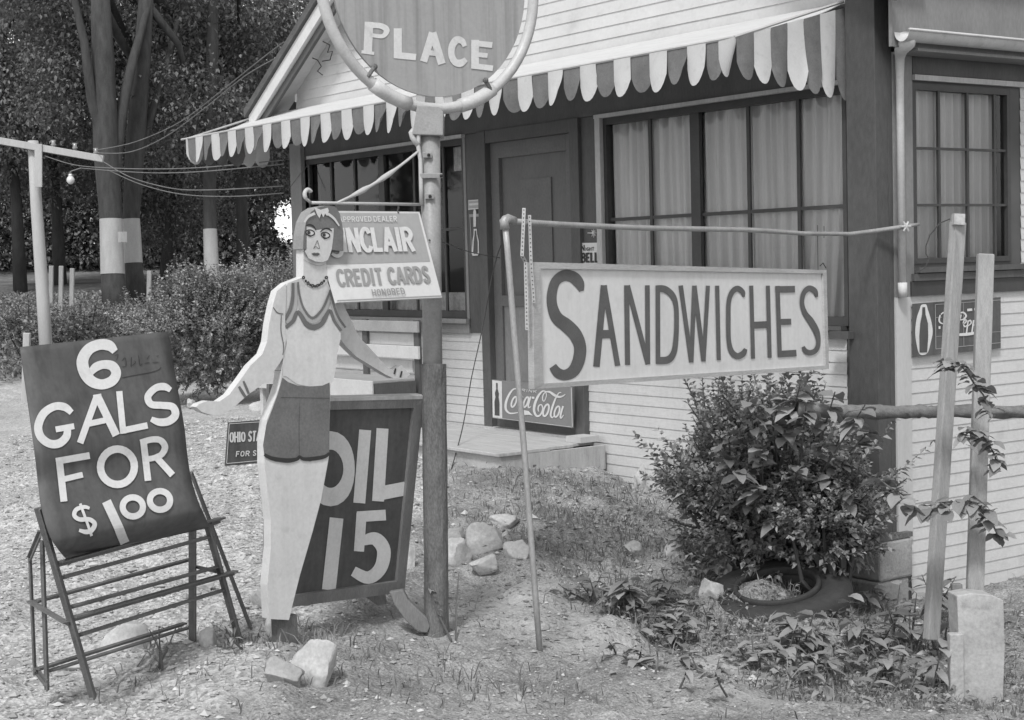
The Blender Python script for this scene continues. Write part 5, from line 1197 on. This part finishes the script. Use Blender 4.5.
weed(655, 612, 'small weed at the head of the gully', 6, .13, .09, .04, 55, spread=.12)
weed(690, 625, 'weed tuft between the hollow and the clay slope', 4, .12, .09, .04, 35)
weed(795, 660, 'tall weed standing just below the tyre', 5, .20, .12, .05, 36)
weed(760, 672, 'weed at the left below the tyre', 6, .13, .09, .04, 37, spread=.2)
weed(840, 670, 'weed clump right of the tall weed below the tyre', 8, .15, .09, .04, 38, spread=.22)
weed(880, 650, 'weed clump below the concrete footing', 9, .18, .10, .045, 39, spread=.25)
weed(915, 655, 'thick weed clump left of the stone block', 9, .26, .11, .05, 40, spread=.2)
weed(935, 620, 'palm like weed in front of the first leaning stake', 4, .24, .15, .045, 41, spread=.05, lps_=8)
weed(905, 690, 'dense weed clump nearest the bottom right edge', 10, .2, .10, .05, 42, spread=.3)
weed(820, 695, 'weed clump at the bottom edge under the tyre', 8, .14, .09, .04, 43, spread=.3)
weed(725, 690, 'straggling weed at the bottom edge of the clay slope', 5, .10, .07, .025, 44, spread=.25)
weed(870, 610, 'weed growing against the concrete footing', 5, .14, .08, .04, 45, spread=.15)
weed(452, 640, 'thin tall weed beside the foot of the sign post', 2, .30, .035, .012, 46, 'weed', .03)
weed(232, 655, 'sparse weed under the right leg of the rack', 4, .14, .05, .012, 47, 'weed', .12)
weed(165, 672, 'sparse weed in front of the rack rails', 3, .15, .05, .012, 48, 'weed', .1)
# vines on the stakes
def vine(name, label, pts, d, seed, L=.065):
    P = [dep(x, y, d) for x, y in pts]; t = Thing(name, label, 'vine', P[-1], 'vines on the leaning stakes'); rr = random.Random(seed); m = MB(); lm = MB(); Q = crom(P, 5); m.tube(Q, .004, 5)
    for q in Q[::1]:
        for k in range(2):
            a = rr.uniform(0, 2*pi); broad_leaf(lm, q+V(rr.gauss(0, .012), rr.gauss(0, .012), rr.gauss(0, .012)), V(cos(a), sin(a), rr.uniform(-.5, .4)), L*rr.uniform(.7, 1.25), L*.8*rr.uniform(.8, 1.1), .4, rg=rr)
    t.part('stem', m, 'stem'); t.part('foliage', lm, 'broad', smooth=True)
vine('climbing_vine', 'vine sprig crossing the upper part of both leaning stakes', [(945, 368), (955, 363), (965, 370), (975, 385), (985, 398), (990, 415)], 7.05, 51, .06)
vine('climbing_vine', 'vine hanging on the broader stake at mid height', [(962, 438), (973, 430), (984, 438), (992, 450), (1000, 470)], 7.05, 52, .06)
vine('climbing_vine', 'long vine trailing low across both leaning stakes', [(878, 478), (895, 492), (910, 505), (925, 510), (945, 505), (965, 500), (980, 508), (990, 520), (1000, 540)], 7.05, 53, .075)

# clipped shrub and lower shrubs at the left
c = dep(214, 352, 18.5); b = V(c[0], c[1], gz(c[0], c[1])); c[2] = .72
fol, stm = twiggy(c, (.93, .9, .66), 2900, 12, .062, 61, base=None, tl=.24); shrub('clipped_shrub', 'big rounded shrub on the gravel between cutout figure and trees', 'shrub', b, fol, stm, 'hedge')
c = dep(275, 322, 21); b = V(c[0], c[1], gz(c[0], c[1])); c[2] = .8
fol, stm = twiggy(c, (.7, .7, .75), 700, 13, .06, 62, base=b, tl=.28); shrub('wild_shrub', 'looser shrub just left of the shop corner post', 'shrub', b, fol, stm, 'hedge')
for i, (px, py, lb_, rx) in enumerate(((75, 330, 'low shrub right of the white pole', .8), (112, 335, 'low shrub before the twin white banded trunks', .7), (35, 335, 'low shrub left of the white pole', .7), (150, 305, 'pale leafy shrub behind the big rounded shrub', .9))):
    c = dep(px, py-8, 22+i); b = V(c[0], c[1], gz(c[0], c[1])); c[2] = b[2]+.45
    fol, stm = twiggy(c, (rx*.9, rx*.9, .36), 210, 11, .085, 70+i, base=b, tl=.3); shrub('wild_shrub', lb_, 'shrub', b, fol, stm, 'grass', 'low shrubs at the edge of the lot')

# ------------------------------------------------------------------ trees
def crown_pts(n, seed, blobs, leaf=.13):
    rg = np.random.default_rng(seed); P, Dv = [], []
    wts = np.array([b_[1]**2 for b_ in blobs]); wts = wts/wts.sum()
    for (c, r), wq in zip(blobs, wts):
        k = int(n*wq); u = rg.normal(0, 1, (k, 3)); u /= np.linalg.norm(u, axis=1, keepdims=True); rr_ = r*rg.uniform(.35, 1.0, k)**.6
        # clumps
        cc = rg.normal(0, 1, (max(6, int(26*r)), 3)); cc /= np.linalg.norm(cc, axis=1, keepdims=True); idx = rg.integers(0, len(cc), k)
        p = np.array(c)+(cc[idx]*rr_[:, None]*.9)+rg.normal(0, .2*r, (k, 3)); P.append(p); Dv.append(u+np.array([0, 0, -.3]))
    P, Dv = np.concatenate(P), np.concatenate(Dv); L = leaf*rg.uniform(.6, 1.25, len(P)); return leaves_np(P, Dv, L, L*.75, seed)
def tree(name, label, base, trunk_pts, radii, blobs, n, seed, band=None, group=None, leaf=.105, limbs=5, matn='leaf'):
    t = Thing(name, label, 'tree', base, group); rr = random.Random(seed); base = np.array(base)
    m = MB(); m.tube(trunk_pts, radii, 12)
    top = np.array(trunk_pts[-1])
    for i in range(limbs):
        c, r = blobs[i % len(blobs)]; c = np.array(c); k = rr.uniform(.35, .85); L0 = np.array(trunk_pts[-2])*(1-k)+top*k; m.tube([L0, (L0+c)/2+V(rr.gauss(0, .3), rr.gauss(0, .3), .2), c], [radii[-2]*.55, radii[-1]*.6, .03], 7, cap=False)
    t.part('trunk', m, 'bark', smooth=True)
    V_, F_ = crown_pts(n, seed, blobs, leaf); me = np_mesh('crown', V_-base, F_, matn); o = bpy.data.objects.new('crown', me); COL.objects.link(o); o.parent = t.o
    if band:
        (z0, z1) = band; m = MB(); P = np.array(trunk_pts); Q = []; R_ = []
        for z in np.linspace(z0, z1, 5):
            Q.append([np.interp(z, P[:, 2], P[:, 0]), np.interp(z, P[:, 2], P[:, 1]), z]); R_.append(np.interp(z, P[:, 2], radii)+.008)
        m.tube(Q, R_, 12, cap=False); t.part('painted_band', m, 'whitewash', smooth=True)
    return t
def z_at(py, px, d): return float(dep(px, py, d)[2])
# twin tree
d = 34.0; A = [dep(120, 322, d), dep(113, 285, d), dep(111, 219, d), dep(106, 150, d), dep(103, 60, d), dep(98, -60, d)]
c0 = dep(90, 20, 34); rr = random.Random(1)
def blobset(cx_, cy_, d_, n_, sx, sz, r0, r1, seed):
    q = random.Random(seed); return [(dep(cx_+q.uniform(-sx, sx), cy_+q.uniform(-sz, sz), d_+q.uniform(-2.5, 2.5)), q.uniform(r0, r1)) for _ in range(n_)]
g = 'trees with white banded trunks'
b = V(A[0][0], A[0][1], gz(A[0][0], A[0][1])-.1)
tree('banded_tree', 'thicker left trunk of the pair with whitewashed bands', b, [b]+A[1:], [.36, .25, .235, .27, .24, .16], blobset(80, 20, 38, 9, 90, 90, .9, 1.6, 2), 24000, 3, (z_at(274, 113, d), z_at(219, 111, d)), g)
A = [dep(138, 315, 35), dep(134, 270, 35), dep(131, 219, 35), dep(135, 150, 35), dep(142, 60, 35), dep(150, -60, 35)]; b = V(A[0][0], A[0][1], gz(A[0][0], A[0][1])-.1)
tree('banded_tree', 'thinner right trunk of the pair with a shorter whitewashed band', b, [b]+A[1:], [.28, .19, .185, .21, .19, .13], blobset(160, 30, 39, 9, 70, 90, .9, 1.6, 5), 24000, 6, (z_at(263, 134, 35), z_at(219, 131, 35)), g)
A = [dep(213, 300, 37), dep(212, 280, 37), dep(210, 229, 37), dep(209, 150, 37), dep(212, 60, 37), dep(214, -60, 37)]; b = V(A[0][0], A[0][1], gz(A[0][0], A[0][1])-.1)
tree('banded_tree', 'slim single trunk with whitewashed band above the rounded shrub', b, [b]+A[1:], [.26, .17, .15, .15, .14, .1], blobset(225, 50, 41, 8, 45, 80, .8, 1.4, 8), 20000, 9, (z_at(281, 212, 37), z_at(229, 210, 37)), g)
for (tn, pts, rr_) in (('fork', [(112, 190, 34), (120, 120, 34.2), (133, 60, 34.5), (150, 0, 35)], [.15, .13, .10, .07]), ('fork', [(106, 150, 34), (92, 100, 33.8), (84, 40, 33.6), (70, -20, 33.5)], [.13, .11, .09, .06]), ('fork', [(133, 180, 35), (150, 120, 35.3), (165, 70, 35.6), (178, 20, 36)], [.10, .09, .07, .05])):
    ow = [o_ for o_ in bpy.data.objects if o_.name.startswith('banded_tree')][0 if pts[0][0] < 120 else 1]
    mm = MB(); mm.tube([dep(*q) for q in pts], rr_, 9, cap=False); mm.build('limb', 'bark', np.array(ow.location), ow, True)
m = MB(); p0 = dep(122.5, 237, 33.6); m.box(p0-V(.07, .07, .11), p0+V(.07, .07, .11)); single('trunk_box', m, 'whitewash', 'small pale box fixed between the twin white banded trunks', 'box', p0)
g = 'dark trees behind the banded trunks'
specs = [(60, 180, 46, 'dark tree with a leaning slim trunk left of the twin trunks', 90, 5), (20, 120, 44, 'dark tree at the far left edge behind the white pole', 60, 4), (165, 195, 48, 'dark tree seen between the twin trunks and the single trunk', 60, 4), (245, 150, 45, 'dark tree just left of the awning tip', 45, 4), (300, 90, 50, 'dark tree showing above the awning beside the gable', 60, 4)]
for i, (px, cy_, d, lb_, sx, nl) in enumerate(specs):
    q = dep(px, 280, d); b = V(q[0], q[1], gz(q[0], q[1])-.1); lean = -12 if i != 2 else 25
    T_ = [b, dep(px+lean*.3, 200, d), dep(px+lean, 120, d), dep(px+lean*1.8, 20, d)]
    tree('dark_tree', lb_, b, T_, [.2, .15, .13, .09], blobset(px, cy_-60, d, 11, sx*.8, 100, 1.0, 1.8, 20+i), 24000, 30+i, None, g, .115, nl)
def dark_low(): pass
# far wood: one mass
rg = np.random.default_rng(90); n = 230000
px_ = rg.uniform(-60, 330, n); yb_ = np.where(rg.random(n) < .3, rg.uniform(120, 268, n), rg.uniform(-60, 262, n))
dd = rg.uniform(56, 66, n)
q_ = ((px_-288)/17)**2+((yb_-221)/25)**2+.55*np.sin(px_*.8+yb_*.35)*np.sin(yb_*.6-px_*.3)+rg.normal(0, .22, len(px_)); keep = q_ > 1
px_, yb_, dd = px_[keep], yb_[keep], dd[keep]
gapz = (px_ > 222) & (px_ < 300) & (yb_ > 20) & (yb_ < 120) & (rg.random(len(px_)) < .75); px_, yb_, dd = px_[~gapz], yb_[~gapz], dd[~gapz]
clump = np.sin(px_*.09+1.3*np.sin(yb_*.07))*np.sin(yb_*.11+px_*.03); k2 = rg.random(len(px_)) < np.where(yb_ > 125, 1.0, .42+.5*clump); px_, yb_, dd = px_[k2], yb_[k2], dd[k2]
P = CAM[None]+(FW[None]+RT[None]*((px_-CX)/FPX)[:, None]-UP[None]*((yb_-CY)/FPX)[:, None])*dd[:, None]
u = rg.normal(0, 1, P.shape); L = .15*rg.uniform(.6, 1.3, len(P)); V_, F_ = leaves_np(P, u, L, L*.8, 91)
me = np_mesh('far_wood', V_, F_, 'leafwood'); o = bpy.data.objects.new('far_wood', me); COL.objects.link(o); o['kind'] = 'stuff'; o['label'] = 'dark mass of distant leafy woodland behind the trees'; o['category'] = 'woodland'
# trees across the road, mirrored in the panes
for i, (x, y, lb_) in enumerate(((26, 30, 'tree across the road mirrored in the side window'), (34, 27, 'second tree across the road mirrored in the side window'), (-46, -9, 'tree across the lot mirrored in the left front window'), (-52, -19, 'farther tree across the lot mirrored in the left front window'))):
    b = V(x, y, gz(x, y)); bl2 = [(b+V(random.uniform(-2.2, 2.2), random.uniform(-2.2, 2.2), random.uniform(3, 7.5)), random.uniform(1.1, 1.8)) for _ in range(9)]
    tree('road_tree', lb_, b, [b, b+V(.1, 0, 2), b+V(.1, .2, 4.5), b+V(0, .2, 7)], [.3, .22, .18, .1], bl2, 9000, 200+i, None, 'trees across the road', .2, 5)

# ------------------------------------------------------------------ white pole with crossarm, bulb and wires
d = 20.0; b = dep(47, 352, d); b[2] = gz(b[0], b[1])-.05
pole = Thing('white_pole', 'leaning whitewashed pole with a crossarm at the left edge', 'pole', b)
m = MB(); m.tube([b, dep(43, 300, d), dep(36, 200, d), dep(33, 141, d)], [.085, .08, .072, .066], 12); pole.part('shaft', m, 'polewhite', smooth=True)
m = MB(); m.bar(dep(-22, 137, d-.1), dep(103.5, 159, d-.1), .085, .06, UP); pole.part('crossarm', m, 'polewhite', bevel=.005)
m = MB(); m.bar(dep(38.5, 144, d-.14), dep(38.5, 187, d-.14), .09, .03, RT); pole.part('cleat', m, 'polewhite')
for (x_, y_) in ((53.5, 144), (75, 147), (96, 152)):
    m = MB(); a = dep(x_, y_+3, d-.1); m.tube([a, a+V(0, 0, .03), a+V(0, 0, .045), a+V(0, 0, .085)], [.02, .034, .022, .03], 10); pole.part('insulator', m, 'insul', smooth=True)
bu = dep(70.5, 180, d-.2); lamp = Thing('hanging_bulb', 'bare white light bulb dangling from the wire under the crossarm', 'light bulb', bu)
m = MB(); m.ball(bu, .048, 12, 10, sc=(1, 1, 1.1)); m.tube([bu+V(0, 0, .04), bu+V(0, 0, .075)], [.026, .02], 10); lamp.part('globe', m, 'bulb', smooth=True)
m = MB(); m.tube([bu+V(0, 0, .07), bu+V(0, 0, .10)], .018, 8); lamp.part('socket', m, 'iron'); m = MB(); m.tube([bu+V(0, 0, .1), dep(72, 171, d-.2), dep(81, 168, d-.2)], .008, 6); lamp.part('cord', m, 'wire')
def wire(pts, label, r=.0055, matn='wire', grp='overhead wires from the white pole'):
    P = crom([dep(*q) for q in pts], 6); m = MB(); m.tube(P, r, 5); single('overhead_wire', m, matn, label, 'wire', P[0], grp)
wire([(97, 150, 19.9), (135, 142, 19), (180, 122, 17.8), (225, 88, 16), (260, 60, 14.8), (284, 42, 13.9)], 'upper wire rising from the crossarm to the gable')
wire([(97, 153, 19.9), (130, 152, 19), (165, 137, 17.8), (205, 108, 16), (245, 76, 14.8), (280, 56, 13.9)], 'second wire rising to the gable just below the upper one')
wire([(45, 156, 19.9), (75, 165, 19), (110, 168, 18.5), (160, 169, 17), (210, 167, 15.5), (284, 160, 14.2)], 'wire running nearly level under the awning tip')
wire([(80, 168, 19.5), (115, 171, 19), (160, 173, 17), (210, 171, 15.5), (284, 164, 14.2)], 'lower companion of the nearly level wire')
wire([(104, 162, 19.8), (130, 177, 19), (170, 188, 17), (210, 190, 15.5), (284, 186, 14.2)], 'sagging wire passing behind the single trunk')
wire([(108, 170, 19.8), (140, 184, 19), (180, 194, 17), (230, 196.5, 15.5), (284, 193, 14.2)], 'lowest sagging wire from the crossarm')
wire([(429, 240, 6.68), (445, 243, 7), (470, 252, 9), (500, 258, 11.2)], 'dark wire from the post to the door frame', .003, 'wiredark', 'cords by the shop door')
wire([(501, 245, 11.3), (497, 256, 11.3), (493, 272, 11.3), (489, 292, 11.3), (482, 330, 11.3), (472, 375, 11.2), (469, 392, 11.2), (462, 430, 11), (450, 474, 10.6)], 'thin cord dangling beside the door frame to the ground', .004, 'wiredark', 'cords by the shop door')
wire([(288, 190, 14), (302, 172, 14), (320, 152, 14), (334, 141, 14)], 'fine wire slanting up under the awning at the left post', .003, 'wire', 'cords under the awning')
# fence posts in the field
for i, (px, py, h) in enumerate(((58, 272, 20), (69, 275, 22), (48, 270, 14), (146, 275, 14), (22, 345, 40))):
    d = 30 if i < 4 else 19; q = dep(px, py, d); b = V(q[0], q[1], gz(q[0], q[1])-.05); m = MB(); hh = h*d/FPX*.3+max(0, q[2]-b[2]); m.bar(b, b+V(.05, .05, hh), .08, .07, RT)
    single('fence_post', m, 'wood' if i < 4 else 'polewhite', ['short pale fence post in the field right of the white pole', 'second pale fence post in the field, nearer the twin trunks', 'stub of a fence post close to the white pole', 'grey fence post right of the twin trunks', 'white post low at the left edge behind the price board'][i], 'fence post', b, 'fence posts in the field', bevel=.01)

# ------------------------------------------------------------------ gravel, litter and grass
rg = np.random.default_rng(33)
def inview(P, m=40):
    v = P-CAM; z = v@FW; x = CX+FPX*(v@RT)/z; y = CY-FPX*(v@UP)/z; return (z > .5) & (x > -m) & (x < 1024+m) & (y > 200) & (y < 760)
n = 130000; X = rg.uniform(-14, -3, n); Y = rg.uniform(1, 8.2, n); dm = dirtmask(X, Y); k = (rg.random(n) < (1-.86*dm)*(1-.6*soilmask(X, Y))) & ~((Y > D) & (X < XC))
X, Y = X[k], Y[k]; Z = gzv(X, Y); P = np.stack([X, Y, Z], 1); iv = inview(P); P = P[iv]; P = P[:42000]
# pebbles sit on the displaced surface
from mathutils.bvhtree import BVHTree as BT
dg = BT.FromPolygons([Vector(v) for v in vv], me_faces) if False else None
for i in range(len(P)):
    x, y = P[i, 0], P[i, 1]
    if -10.6 < x < -3.1 and 1.1 < y < 8.3: P[i, 2] += .045*noise.noise(Vector((x*2.2, y*2.2, 0)))+.034*noise.noise(Vector((x*7, y*7, 3)))+.012*noise.noise(Vector((x*22, y*22, 5)))
s = np.clip(rg.lognormal(-5.2, .6, len(P)), .003, .034)
octa = np.array([(1, 0, 0), (-1, 0, 0), (0, 1, 0), (0, -1, 0), (0, 0, 1), (0, 0, -1)], float); of = np.array([(0, 2, 4), (2, 1, 4), (1, 3, 4), (3, 0, 4), (2, 0, 5), (1, 2, 5), (3, 1, 5), (0, 3, 5)])
an = rg.uniform(0, 2*pi, len(P)); ca, sa = np.cos(an), np.sin(an)
O = octa[None]*rg.uniform(.6, 1.2, (len(P), 6, 1))*np.stack([s*1.2, s*.9, s*.65], 1)[:, None, :]
O = np.stack([O[..., 0]*ca[:, None]-O[..., 1]*sa[:, None], O[..., 0]*sa[:, None]+O[..., 1]*ca[:, None], O[..., 2]], -1)
Vp = (P[:, None]+O+np.array([0, 0, .002])).reshape(-1, 3); Fp = (np.arange(len(P))[:, None, None]*6+of[None]).reshape(-1, 3)
me = np_mesh('gravel', Vp, Fp, 'pebble'); o = bpy.data.objects.new('gravel', me); COL.objects.link(o); o['kind'] = 'stuff'; o['label'] = 'loose gravel and small stones scattered over the lot'; o['category'] = 'gravel'
# clods of earth on the bank
MT['clod'] = mat('earth clods', .24, .95, .1, 5, island=.35)
n = 90000; X = rg.uniform(-10, -3.2, n); Y = rg.uniform(1.2, 8.2, n); k = (rg.random(n) < dirtmask(X, Y)*(.45+.55*soilmask(X, Y))) & ~((Y > D-.02) & (X < XC+.05)); X, Y = X[k], Y[k]
P = np.stack([X, Y, gzv(X, Y)], 1); P = P[inview(P)][:34000]
for i in range(len(P)):
    x, y = P[i, 0], P[i, 1]; P[i, 2] += .045*noise.noise(Vector((x*2.2, y*2.2, 0)))+.034*noise.noise(Vector((x*7, y*7, 3)))+.012*noise.noise(Vector((x*22, y*22, 5)))
s = np.clip(rg.lognormal(-5.1, .5, len(P)), .003, .026); an = rg.uniform(0, 2*pi, len(P)); ca, sa = np.cos(an), np.sin(an)
O = octa[None]*rg.uniform(.6, 1.2, (len(P), 6, 1))*np.stack([s*1.2, s*.9, s*.6], 1)[:, None, :]; O = np.stack([O[..., 0]*ca[:, None]-O[..., 1]*sa[:, None], O[..., 0]*sa[:, None]+O[..., 1]*ca[:, None], O[..., 2]], -1)
me = np_mesh('earth_clods', (P[:, None]+O).reshape(-1, 3), (np.arange(len(P))[:, None, None]*6+of[None]).reshape(-1, 3), 'clod'); o = bpy.data.objects.new('earth_clods', me); COL.objects.link(o); o['kind'] = 'stuff'; o['label'] = 'crumbs and clods of dry earth over the bank'; o['category'] = 'soil'
# grass
n = 90000; px_ = rg.uniform(-20, 1044, n); X = rg.uniform(-12, -3, n); Y = rg.uniform(1, 8.2, n)
ang = rg.uniform(0, 2*pi, n)
f1 = np.sin(X*3.1+2*np.sin(Y*2.3))*np.sin(Y*3.7+1.5*np.sin(X*3.3)); f2 = np.sin(X*9+Y*5)*np.sin(Y*11-X*4)
def patch(px, py, r): g_ = G(px, py); return np.exp(-((X-g_[0])**2+(Y-g_[1])**2)/(2*r*r))
dens = np.clip(dirtmask(X, Y)*.16*(f1 > .1), 0, 1)+.9*patch(570, 545, .3)+.7*patch(620, 525, .45)+.8*patch(600, 500, .35)+.7*patch(680, 560, .35)+.8*patch(800, 670, .5)+.9*patch(880, 680, .5)+.6*patch(320, 640, .3)+.6*patch(500, 690, .25)*.5+.5*patch(230, 660, .25)+.9*patch(690, 610, .3)+.8*patch(668, 650, .16)+.6*patch(640, 540, .4)+.6*patch(950, 640, .5)+.4*patch(760, 600, .4)+.5*patch(520, 490, .3)*.6
k = (rg.random(n) < dens*(1-.85*soilmask(X, Y))*(.5+.5*(f2 > -.2))) & ~((Y > D-.03) & (X < XC+.05)); X, Y = X[k], Y[k]; Z = gzv(X, Y); P = np.stack([X, Y, Z], 1); iv = inview(P); P = P[iv]
h = rg.uniform(.015, .07, len(P))*(.6+.6*rg.random(len(P))); a = rg.uniform(0, 2*pi, len(P)); dx = np.stack([np.cos(a), np.sin(a), 0*a], 1); ln = rg.normal(0, .6, (len(P), 3)); ln[:, 2] = 0
wd = .0022+.0014*rg.random(len(P))
A_ = P-dx*wd[:, None]-[0, 0, .01]; B_ = P+dx*wd[:, None]-[0, 0, .01]; C_ = P+ln*h[:, None]*.45+np.stack([0*h, 0*h, h*.65], 1); E_ = P+ln*h[:, None]*1.1+np.stack([0*h, 0*h, h], 1)
V_ = np.stack([A_, B_, C_+dx*wd[:, None]*.7, C_-dx*wd[:, None]*.7, E_], 1).reshape(-1, 3); o_ = np.arange(len(P))*5
F_ = [(q, q+1, q+2, q+3) for q in o_]+[(q+3, q+2, q+4) for q in o_]
me = np_mesh('grass', V_, F_, 'grass'); o = bpy.data.objects.new('grass', me); COL.objects.link(o); o['kind'] = 'stuff'; o['label'] = 'short grass and dry blades on the bank'; o['category'] = 'grass'
# small ground cover leaves
n = 40000; X = rg.uniform(-10, -3.4, n); Y = rg.uniform(1.5, 8.2, n)
dens = .35*patch(570, 545, .3)+.5*patch(690, 620, .4)+.6*patch(800, 680, .5)+.7*patch(900, 670, .45)+.5*patch(700, 545, .4)+.5*patch(960, 640, .4)+.25*patch(620, 515, .4)+.7*patch(670, 650, .16)+.5*patch(640, 600, .2)+.3*patch(750, 575, .35)
k = (rg.random(n) < dens*(1-.9*soilmask(X, Y))) & ~((Y > D-.03) & (X < XC+.05)); X, Y = X[k], Y[k]; P = np.stack([X, Y, gzv(X, Y)+rg.uniform(0, .05, len(X))], 1); P = P[inview(P)]
u = rg.normal(0, 1, P.shape); u[:, 2] = np.abs(u[:, 2])*.5; L = rg.uniform(.018, .05, len(P)); V_, F_ = leaves_np(P, u, L, L*.6, 92)
me = np_mesh('ground_cover', V_, F_, 'weed'); o = bpy.data.objects.new('ground_cover', me); COL.objects.link(o); o['kind'] = 'stuff'; o['label'] = 'low leafy ground cover over the bank and round the tyre'; o['category'] = 'ground cover'
# field weeds at the left
n = 26000; pxs = rg.uniform(-20, 330, n); dd = rg.uniform(21, 40, n); Q = CAM[None]+(FW[None]+RT[None]*((pxs-CX)/FPX)[:, None])*dd[:, None]; X, Y = Q[:, 0], Q[:, 1]
P = np.stack([X, Y, gzv(X, Y)+rg.uniform(0, .22, n)], 1); u = rg.normal(0, 1, P.shape); u[:, 2] = np.abs(u[:, 2])+.4; L = rg.uniform(.06, .16, n); V_, F_ = leaves_np(P, u, L, L*.4, 93)
me = np_mesh('field_grass', V_, F_, 'grass'); o = bpy.data.objects.new('field_grass', me); COL.objects.link(o); o['kind'] = 'stuff'; o['label'] = 'rough pale grass in the field round the banded trees'; o['category'] = 'grass'
